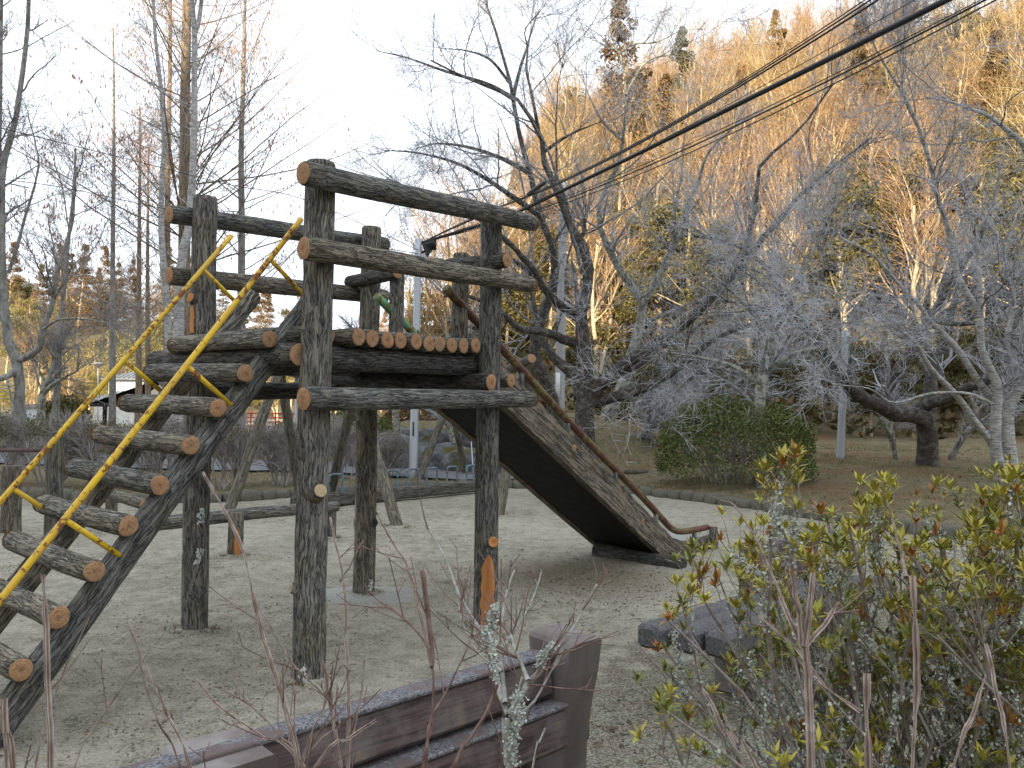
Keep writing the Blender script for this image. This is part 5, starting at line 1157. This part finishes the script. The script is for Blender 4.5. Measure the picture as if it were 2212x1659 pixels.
# red railing beyond the tower
rl = empty('red_railing', (at(560, 905, 46)[0], 46, 0.2), 'sunlit red painted railing glimpsed under the tower deck', 'railing')
for z_ in (.35, .6, .85, 1.1):
    a_, b_ = at(515, 900, 46), at(728, 900, 46); a_[2] = b_[2] = z_ + .2; v, q = tubes(resample([a_, b_], 4)[None], np.full((1, 4), .04), 5); part('rail', MB().add(v, q=q), M_RED, rl)
for k in range(9):
    x = a_[0] + (b_[0] - a_[0]) * k / 8; v, q = tubes(resample([(x, 46, 0), (x, 46, 1.35)], 3)[None], np.full((1, 3), .05), 5); part('post', MB().add(v, q=q), M_RED, rl)

# ------------------------------------------------------------------ litter, moss tufts and pebbles lying on the sand
rg = np.random.default_rng(900)
def flatq(n, xy, size, lift, aspect=.5, tiltv=.35, zf=sandz):
    c = np.stack([xy[:, 0], xy[:, 1], zf(xy[:, 0], xy[:, 1]) + lift], -1); a_ = rg.uniform(0, 6.28, len(xy)); s_ = size * rg.uniform(.5, 1.4, len(xy))
    a = np.stack([np.cos(a_), np.sin(a_), rg.normal(0, tiltv, len(xy))], -1) * s_[:, None]; b = np.stack([-np.sin(a_), np.cos(a_), rg.normal(0, tiltv, len(xy))], -1) * (s_ * aspect)[:, None]
    return np.stack([c - a * .5, c + b * .5 - a * .1, c + a * .5, c - b * .5 - a * .1], 1).reshape(-1, 3), np.arange(len(xy) * 4).reshape(-1, 4)
def scatter(n, x0, x1, y0, y1, dens=None):
    xy = np.stack([rg.uniform(x0, x1, n), y0 + (y1 - y0) * rg.random(n) ** 1.3], -1)
    return xy if dens is None else xy[dens(xy) > rg.random(len(xy))]
def cl(xy): return np.clip((fbm(np.hstack([xy * 1.4, 0 * xy[:, :1]]), 3, 31) - .47) * 7, .04, 1)
mb = MB(); xy = scatter(60000, -6, 6, 1.8, 13, cl); v, q = flatq(0, xy, .018, .003); mb.add(v, q=q)
xy = np.stack([rg.normal(.7, .75, 1400), rg.normal(7.6, .8, 1400)], -1); v, q = flatq(0, xy, .028, .004); mb.add(v, q=q)
xy = np.stack([rg.uniform(.4, 3.4, 900), rg.uniform(1.7, 4.2, 900)], -1); v, q = flatq(0, xy, .045, .008, .45, .3); mb.add(v, q=q)
tag(link('leaf_litter', mb.mesh('leaf_litter', M_LITLEAF, False)), 'small dark bits of leaves and twigs strewn over the pale sand', 'leaf litter', None, 'stuff')
mb = MB(); xy = scatter(14000, -5, 5, 1.8, 9); c = np.stack([xy[:, 0], xy[:, 1], sandz(xy[:, 0], xy[:, 1])], -1); s_ = rg.uniform(.0025, .006, (len(c), 1))
d4 = np.array([[1, 0, 0], [-.5, .87, 0], [-.5, -.87, 0], [0, 0, .9]]); vv = c[:, None] + d4[None] * s_[:, None] * rg.uniform(.6, 1.4, (len(c), 4, 1)); k4 = np.arange(len(c))[:, None] * 4
mb.add(vv.reshape(-1, 3), t=np.concatenate([k4 + [0, 1, 3], k4 + [1, 2, 3], k4 + [2, 0, 3]])); tag(link('grit', mb.mesh('grit', M_PEB, False)), 'coarse pale grit grains lying on the playground sand', 'grit', None, 'stuff')
mb = MB(); cc = scatter(70, -4, 4.5, 2.5, 8.5); cc = np.concatenate([cc, np.stack([rg.uniform(.8, 3.4, 90), rg.uniform(1.8, 4.4, 90)], -1)])
xy = np.repeat(cc, 70, 0) + rg.normal(0, .05, (len(cc) * 70, 2)); v, q = flatq(0, xy, .010, .003, .4, .5); mb.add(v, q=q)
tag(link('moss_tufts', mb.mesh('moss_tufts', M_MOSS, False)), 'scattered little tufts of moss and weeds on the sand', 'moss', None, 'stuff')
mbs, mbl = MB(), MB()
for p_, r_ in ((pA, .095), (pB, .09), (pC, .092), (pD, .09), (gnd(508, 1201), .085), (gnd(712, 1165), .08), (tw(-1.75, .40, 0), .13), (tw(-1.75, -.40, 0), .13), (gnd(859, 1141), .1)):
    th = np.linspace(0, 2 * math.pi, 28, endpoint=False); rr_ = [r_ * .7, r_ * 1.15, r_ * 1.7, r_ * 2.6]; hh_ = [.035, .03, .012, -.012]; vs = []
    for a_, h_ in zip(rr_, hh_):
        w_ = 1 + .18 * np.sin(th * 2 + p_[0] * 9) + .12 * np.sin(th * 5 + p_[1] * 7); vs.append(np.stack([p_[0] + a_ * w_ * np.cos(th), p_[1] + a_ * w_ * np.sin(th), h_ + .006 * np.sin(th * 9 + a_ * 40) + sandz(p_[0] + a_ * np.cos(th), p_[1] + a_ * np.sin(th))], -1))
    mbs.add(np.concatenate(vs), q=[(k_ * 28 + j, (k_ + 1) * 28 + j, (k_ + 1) * 28 + (j + 1) % 28, k_ * 28 + (j + 1) % 28) for k_ in range(3) for j in range(28)])
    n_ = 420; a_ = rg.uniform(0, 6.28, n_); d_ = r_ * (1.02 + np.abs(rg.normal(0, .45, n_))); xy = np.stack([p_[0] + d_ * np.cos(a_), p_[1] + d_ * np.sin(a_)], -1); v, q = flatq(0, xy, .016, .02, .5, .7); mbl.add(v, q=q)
tag(link('sand_heaps', mbs.mesh('sand_heaps', M_SAND)), 'sand heaped round the feet of the posts', 'sand', None, 'stuff')
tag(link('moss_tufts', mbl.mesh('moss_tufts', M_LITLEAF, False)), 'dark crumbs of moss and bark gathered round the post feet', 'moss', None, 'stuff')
def zlit(x, y): return hgt(x, y)
mb = MB(); xy = np.stack([rg.uniform(-8, 15, 26000), rg.uniform(10, 27, 26000)], -1); xy = xy[xy[:, 1] > kerb_y(xy[:, 0]) + .12]; v, q = flatq(0, xy, .045, .012, .5, .3, zlit); mb.add(v, q=q)
tag(link('leaf_litter', mb.mesh('leaf_litter', M_LITLEAF, False)), 'fallen brown leaves covering the ground beyond the stone kerb', 'leaf litter', None, 'stuff')
mb = MB(); xy = np.stack([rg.uniform(-8, 15, 60000), rg.uniform(10, 27, 60000)], -1); xy = xy[(xy[:, 1] > kerb_y(xy[:, 0]) + .15) & (fbm(np.hstack([xy * .5, 0 * xy[:, :1]]), 2, 41) > .5)]
n = len(xy); c = np.stack([xy[:, 0], xy[:, 1], hgt(xy[:, 0], xy[:, 1])], -1); a = rg.normal(0, .03, (n, 3)); a[:, 2] = rg.uniform(.03, .10, n); w3 = unit(rg.normal(0, 1, (n, 3)) * [1, 1, 0]) * .006
mb.add(np.stack([c - w3, c + w3, c + a], 1).reshape(-1, 3), t=np.arange(n * 3).reshape(-1, 3)); M_DRYG = mat_leaf('dry grass blades', (.13, .13, .05), (.24, .22, .10), (.36, .31, .18), .9)
tag(link('dry_grass', mb.mesh('dry_grass', M_DRYG, False)), 'short dry winter grass growing beyond the stone kerb', 'grass', None, 'stuff')

# ------------------------------------------------------------------ foreground: the azalea
rosettes = []
def leaf_faces(base, d, side, nrm, L, wd_, bend=.25):
    p0 = base; p1 = base + d * L * .5 + side * wd_ * .5 + nrm * L * .02; p2 = base + d * L + nrm * L * (-bend); p3 = base + d * L * .5 - side * wd_ * .5 + nrm * L * .02; pm = base + d * L * .55 - nrm * L * .03
    return [p0, p1, p2, p3, pm], [(0, 1, 4), (1, 2, 4), (2, 3, 4), (3, 0, 4)]
for k in range(9):
    r_ = np.random.default_rng(500 + k); mb = MB(); nl = r_.integers(7, 11)
    for j in range(nl):
        a = j * 2.4 + r_.uniform(-.3, .3); el = r_.uniform(.15, 1.15) if j > 2 else r_.uniform(.9, 1.35)
        d = np.array([math.cos(a) * math.cos(el), math.sin(a) * math.cos(el), math.sin(el)]); side = unit(np.cross(d, [0, 0, 1.])); nrm = np.cross(side, d)
        v, t = leaf_faces(np.zeros(3) + [0, 0, r_.uniform(-.008, .004)], d, side, nrm, r_.uniform(.022, .042), r_.uniform(.0075, .012), r_.uniform(-.05, .25)); mb.add(v, t=t)
    mt = [M_AZ1, M_AZ1, M_AZ1, M_AZ1, M_AZ2, M_AZ2, M_AZ2, M_AZ3, M_AZ3][k]; rosettes.append(mb.mesh('leaf_rosette', mt, False))
def azalea(roots, tips, seed, label, nchild=8, lich=7000, nros=290, low=.0, c0=None):
    rg_ = np.random.default_rng(seed); root = empty('azalea_bush', tuple(c0), label, 'shrub'); P = []
    for (tx, ty, tY) in tips:
        b_ = np.array(roots[rg_.integers(len(roots))]) + [rg_.normal(0, .07), rg_.normal(0, .07), 0]; t_ = at(tx, ty, tY)
        m_ = b_ + (t_ - b_) * .5 + [rg_.normal(0, .11), rg_.normal(0, .09), -.17 + rg_.normal(0, .08)]; m2 = b_ + (t_ - b_) * .75 + rg_.normal(0, .05, 3)
        P.append(resample([b_, m_, m2, t_], 12) + np.cumsum(rg_.normal(0, .006, (12, 3)), 0))
    P = np.array(P); R = np.linspace(.0105, .003, 12)[None] * rg_.uniform(.7, 1.35, (len(P), 1)); mb = MB(); v, q = tubes(P, R, 6); mb.add(v, q=q)
    P1, R1 = grow(rg_, P, R, nchild * .8, 38, .24, 7, .3, 1, .28, .16, .6, .0022, .4); v, q = tubes(P1, R1, 4); mb.add(v, q=q)
    P2, R2 = grow(rg_, P1, R1, 2.9, 42, .10, 5, .25, 1, .4, .12, .7, .0017, .3); v, q = tubes(P2, R2, 3); mb.add(v, q=q)
    part('stems', mb, M_AZSTEM, root)
    # lichen tufts sitting on the older stems
    allp = np.concatenate([P[:, 1:10].reshape(-1, 3), P1[:, :5].reshape(-1, 3)]); nxt = np.concatenate([P[:, 2:11].reshape(-1, 3), P1[:, 1:6].reshape(-1, 3)])
    hot = vnoise(allp * 5, seed) > .50; allp, nxt = allp[hot], nxt[hot]; i = rg_.integers(0, len(allp), lich); f = rg_.random((lich, 1)); c = allp[i] * (1 - f) + nxt[i] * f + rg_.normal(0, .0062, (lich, 3))
    mb = MB(); v, q = quads_at(rg_, c, .0095, .7, .1); mb.add(v, q=q); o = part('lichen', mb, M_LICH, root, False); o['kind'] = 'stuff'
    ends = np.concatenate([P2[:, -1], P1[:, -1], P[:, -1]]); dirs = np.concatenate([P2[:, -1] - P2[:, -2], P1[:, -1] - P1[:, -2], P[:, -1] - P[:, -2]])
    zt = ends[:, 2]; pr = np.clip(.25 + 1.1 * (zt - .45), .12, 1); sel = rg_.random(len(ends)) < pr; ends, dirs = ends[sel], unit(dirs[sel] + [0, 0, .5])
    order = np.argsort(np.linalg.norm(ends - CAMP, axis=1)); ends, dirs = ends[order], dirs[order]
    extra = MB()
    for k, (e, d) in enumerate(zip(ends, dirs)):
        hi = (e[2] - .7) / .7; u_ = rg_.random()
        ri = rg_.integers(0, 4) if u_ < .30 + .5 * hi else rg_.integers(4, 7) if u_ < .93 else rg_.integers(7, 9)
        M = Vector(d).to_track_quat('Z', 'Y').to_matrix().to_4x4() @ Matrix.Rotation(rg_.uniform(0, 6.28), 4, 'Z') @ Matrix.Diagonal((*([rg_.uniform(.7, 1.35)] * 3), 1)); M.translation = Vector(e) - root.location
        if k < nros: link('leaf_rosette', rosettes[ri], root, M)
        else:
            me = rosettes[ri]; vv = np.zeros(len(me.vertices) * 3); me.vertices.foreach_get('co', vv); vv = vv.reshape(-1, 3); Mn = np.array(M); vv = vv @ Mn[:3, :3].T + Mn[:3, 3] + np.array(root.location)
            extra.add(vv, t=np.arange(len(vv)).reshape(-1, 5)[:, [0, 1, 4, 1, 2, 4, 2, 3, 4, 3, 0, 4]].reshape(-1, 3), m=0 if ri < 4 else 1 if ri < 7 else 2)
    if extra.n: o = part('foliage', extra, [M_AZ1, M_AZ2, M_AZ3], root, False); o['kind'] = 'stuff'
    return root
rg = np.random.default_rng(33)
def env_top(x): return np.interp(x, [1330, 1380, 1430, 1500, 1600, 1700, 1780, 1850, 2000, 2120, 2300], [1500, 1420, 1330, 1240, 1195, 1160, 1125, 1110, 1125, 1140, 1150])
tips = []
for x in np.linspace(1385, 2290, 24):
    for r_ in range(5):
        t_ = [.01, .08, .22, .42, .70][r_]
        if x < 1690 and r_ in (1, 2, 3) and rg.random() < .88: continue
        xx = x + rg.uniform(-22, 22); y = env_top(xx); y = y + (1600 - y) * (t_ + rg.uniform(-.04, .10)); tips.append((xx, y, rg.uniform(1.75, 2.65)))
near = [(x, y, Y_) for x, y, Y_ in tips if x < 1860]; far_ = [(x, y, Y_) for x, y, Y_ in tips if x >= 1860]
azalea([(1.22, 2.15, -.02), (1.38, 2.4, -.02), (1.15, 2.3, -.02)], near, 601, 'leggy lichen covered azalea bush in front of the dark plank bench', 8, 17000, 290, 0, (1.1, 2.3, 0))
azalea([(1.65, 2.2, -.02), (1.9, 2.45, -.02), (1.5, 2.5, -.02)], far_, 602, 'taller yellow green azalea bush filling the lower right corner', 8, 16000, 290, 0, (1.7, 2.35, 0))

# ------------------------------------------------------------------ foreground: bare winged stems and the lichen sapling
def stems(name, defs, base_px, base_Y, label, mat, cat='shrub', nt=5, lt=.16, star=.42, rsub=.0022, seed=0):
    """defs: (pixel path, Y0, Y1, r0, r1, winged)"""
    rg_ = np.random.default_rng(seed); b_ = at(*base_px, base_Y); root = empty(name, (b_[0], b_[1], 0), label, cat)
    first = True
    for px, Y0, Y1, r0, r1, wing in defs:
        m = len(px); w3 = [at(x, y, yy) for (x, y), yy in zip(px, np.linspace(Y0, Y1, m))]
        if px[0][1] >= 1640:      # carry stems that leave the picture down to the soil
            p = w3[0]; t_ = unit(w3[0] - w3[1]); foot = np.array([b_[0] + (p[0] - b_[0]) * .35, b_[1] + (p[1] - b_[1]) * .35 + .05, -.02]); w3 = [foot, p + t_ * .28 + (foot - p) * .18] + w3
        L_ = sum(np.linalg.norm(w3[i + 1] - w3[i]) for i in range(len(w3) - 1)); n = max(10, int(L_ / .018)); P = resample(w3, n) + np.cumsum(rg_.normal(0, .0007, (n, 3)), 0)
        R = np.linspace(r0, r1, n); nodes = 1 + .25 * (np.arange(n) % 7 == 0)
        mb = MB()
        if wing:
            cut = np.where(vnoise(np.stack([np.arange(n) * .35, 0 * np.arange(n), 0 * np.arange(n)], -1), seed + int(px[0][0])) > .30, 1., .45); v, q = tubes(P[None], (R * cut)[None], 8, star); tn_ = np.ones((len(v), 3)); tn_[1::2] = [.36, .26, .20]; mb.add(v, q=q, c=tn_)
        else: v, q = tubes(P[None], (R * nodes * .8)[None], 7); mb.add(v, q=q, c=np.array([.55, .5, .47]) if mat is M_WING else None)
        P1, R1 = grow(rg_, P[None], R[None] * .5, nt * .8, 44, lt, 6, .25, 1, .15, .05, .4, rsub * .75, .3); v, q = tubes(P1, R1, 4); mb.add(v, q=q, m=1)
        P2, R2 = grow(rg_, P1, R1, 1.3, 45, lt * .3, 3, .2, 1, .2, .06, .6, rsub * .55, .3); v, q = tubes(P2, R2, 3); mb.add(v, q=q, m=1)
        part('stem', mb, [mat, M_WINGD], root, smooth=not wing, color=True)
    return root
stems('winged_shrub', [([(118, 1659), (112, 1500), (108, 1380), (100, 1240)], 1.35, 1.4, .0075, .005, True), ([(10, 1659), (6, 1600), (3, 1530)], 1.3, 1.3, .008, .006, True), ([(40, 1659), (30, 1590), (22, 1525)], 1.32, 1.32, .007, .005, True), ([(165, 1659), (210, 1570), (300, 1440), (330, 1400)], 1.5, 1.7, .004, .002, False), ([(60, 1659), (90, 1560), (130, 1440), (185, 1330)], 1.4, 1.5, .003, .0015, False)],
      (80, 1659), 1.35, 'pale winged bare stems rising at the lower left corner', M_WING, nt=4, lt=.10, seed=701)
stems('winged_shrub', [([(412, 1659), (350, 1530), (310, 1440), (268, 1340)], 1.5, 1.65, .0065, .0028, True), ([(395, 1659), (345, 1560), (318, 1480), (300, 1400)], 1.55, 1.6, .004, .002, False)],
      (400, 1659), 1.5, 'single leaning greyish pink stem between the ladder foot and the bench', M_WING, nt=7, lt=.12, seed=702)
stems('winged_shrub', [([(640, 1659), (600, 1500), (565, 1380), (535, 1260), (518, 1190), (470, 1090), (430, 1022)], 1.45, 1.75, .0080, .0030, True), ([(650, 1650), (560, 1585), (470, 1520), (415, 1455)], 1.45, 1.6, .0055, .0025, True), ([(655, 1650), (600, 1580), (520, 1490), (500, 1440)], 1.5, 1.65, .0045, .002, False),
      ([(648, 1650), (690, 1540), (700, 1470), (690, 1430)], 1.45, 1.5, .006, .003, True), ([(660, 1650), (740, 1560), (640, 1440), (600, 1370), (560, 1310)], 1.5, 1.7, .0035, .0018, False), ([(670, 1659), (740, 1600), (800, 1560)], 1.45, 1.5, .005, .003, True), ([(640, 1655), (615, 1560), (600, 1480)], 1.42, 1.45, .006, .003, True), ([(655, 1650), (670, 1600), (700, 1545), (705, 1500)], 1.4, 1.4, .004, .002, False)],
      (648, 1659), 1.45, 'many stemmed bare winged shrub in front of the left part of the bench', M_WING, nt=6, lt=.12, seed=703)
stems('winged_shrub', [([(747, 1659), (745, 1500), (739, 1380), (735, 1250), (715, 1160), (705, 1110)], 1.5, 1.75, .0068, .002, True), ([(735, 1255), (760, 1215), (785, 1170)], 1.65, 1.7, .0025, .0015, False), ([(760, 1659), (775, 1580), (790, 1500), (800, 1430)], 1.5, 1.6, .0045, .002, False), ([(730, 1659), (715, 1580), (705, 1510), (700, 1470)], 1.48, 1.5, .0055, .003, True)],
      (745, 1659), 1.5, 'straight pale bare stem forking in front of the rear tower post', M_WING, nt=6, lt=.12, seed=704)
stems('bare_shrub', [([(915, 1659), (935, 1520), (930, 1380), (912, 1228)], 1.5, 1.6, .0068, .0048, True), ([(930, 1400), (880, 1345), (822, 1300)], 1.55, 1.6, .003, .0015, False), ([(932, 1440), (905, 1330), (875, 1230), (850, 1190), (808, 1110)], 1.55, 1.9, .0035, .0015, False), ([(925, 1560), (960, 1500), (1010, 1400), (1030, 1330)], 1.55, 1.7, .003, .0015, False), ([(985, 1659), (1015, 1600), (1060, 1530), (1085, 1470)], 1.45, 1.5, .0058, .003, True)],
      (918, 1659), 1.5, 'reddish brown upright cut stem in front of the middle of the bench', M_WINGD, nt=7, lt=.13, seed=705)
sap = stems('bare_sapling', [([(1105, 1659), (1103, 1600), (1098, 1545)], 1.45, 1.45, .016, .012, False), ([(1098, 1550), (1080, 1500), (1072, 1455), (1052, 1390), (1000, 1300), (965, 1205), (912, 1118)], 1.45, 1.85, .0075, .0018, False), ([(1090, 1520), (1082, 1450), (1078, 1380), (1090, 1290), (1110, 1230)], 1.46, 1.7, .006, .002, False),
      ([(1100, 1545), (1125, 1500), (1140, 1470), (1162, 1445), (1180, 1400)], 1.45, 1.5, .009, .005, False), ([(1140, 1470), (1122, 1430), (1105, 1390), (1100, 1345)], 1.46, 1.55, .0055, .0025, False), ([(1103, 1552), (1150, 1520), (1195, 1450), (1240, 1360), (1292, 1265)], 1.45, 1.55, .0062, .003, True), ([(1112, 1640), (1122, 1580), (1118, 1520), (1130, 1480)], 1.44, 1.45, .005, .0025, False),
      ([(1085, 1450), (1040, 1420), (1000, 1360), (985, 1300)], 1.5, 1.7, .003, .0015, False), ([(1085, 1400), (1130, 1340), (1160, 1280), (1175, 1230)], 1.5, 1.7, .003, .0014, False), ([(1150, 1659), (1165, 1600), (1180, 1570)], 1.4, 1.4, .004, .002, False)],
      (1105, 1659), 1.45, 'pale lichen crusted forked sapling in front of the bench end post', M_SAPLING, nt=8, lt=.14, seed=706)
mb = MB(); rg_ = np.random.default_rng(8)
for px, Y0, Y1, nn_, rr_ in (([(1165, 1440), (1175, 1415), (1195, 1395)], 1.48, 1.5, 700, .008), ([(1105, 1650), (1103, 1600), (1115, 1560), (1120, 1500)], 1.44, 1.44, 700, .013), ([(1050, 1380), (1060, 1350), (1068, 1310)], 1.5, 1.55, 500, .010), ([(1072, 1470), (1066, 1420), (1060, 1380)], 1.45, 1.48, 300, .007)):
    w3 = resample([at(x, y, yy) for (x, y), yy in zip(px, np.linspace(Y0, Y1, len(px)))], 30); c = w3[rg_.integers(0, 30, nn_)] + rg_.normal(0, rr_ * .5, (nn_, 3)); v, q = quads_at(rg_, c, .006, .7); mb.add(v, q=q)
o = part('lichen', mb, M_LICH, sap, False); o['kind'] = 'stuff'
stems('winged_shrub', [([(1745, 1659), (1742, 1560), (1738, 1470), (1732, 1385)], 1.25, 1.3, .0078, .0068, True), ([(1732, 1400), (1700, 1330), (1688, 1290)], 1.3, 1.36, .0055, .004, True), ([(1734, 1398), (1722, 1310), (1712, 1240)], 1.3, 1.33, .006, .004, True), ([(1737, 1396), (1752, 1300), (1757, 1235)], 1.3, 1.33, .006, .0045, True), ([(1738, 1400), (1785, 1345), (1812, 1300)], 1.3, 1.36, .0055, .004, True),
      ([(1600, 1659), (1560, 1590), (1530, 1530), (1510, 1490)], 1.3, 1.38, .006, .0035, True), ([(1690, 1300), (1640, 1180), (1600, 1110), (1570, 1080)], 1.4, 1.7, .0035, .002, False), ([(1640, 1659), (1600, 1600), (1570, 1540)], 1.3, 1.35, .004, .003, True)],
      (1745, 1659), 1.25, 'stout winged stem forking like a candelabra in front of the azaleas', M_WING, nt=1.2, lt=.12, seed=707)
stems('winged_shrub', [([(1955, 1659), (1960, 1580), (1966, 1470), (1962, 1330), (1958, 1240)], 1.3, 1.35, .0085, .006, True), ([(1958, 1250), (1940, 1170), (1915, 1080)], 1.35, 1.5, .004, .002, False), ([(1870, 1659), (1866, 1560), (1870, 1450)], 1.25, 1.28, .008, .0065, True), ([(2060, 1659), (2100, 1560), (2130, 1470)], 1.3, 1.35, .0065, .004, True), ([(2180, 1659), (2150, 1500), (2130, 1400)], 1.4, 1.5, .006, .004, True), ([(1860, 1540), (1780, 1480), (1720, 1400), (1640, 1330)], 1.3, 1.5, .0045, .0025, True)],
      (1960, 1659), 1.3, 'tall winged stem at the right with cut tip beside shorter stubs', M_WING, nt=1.5, lt=.12, seed=708)
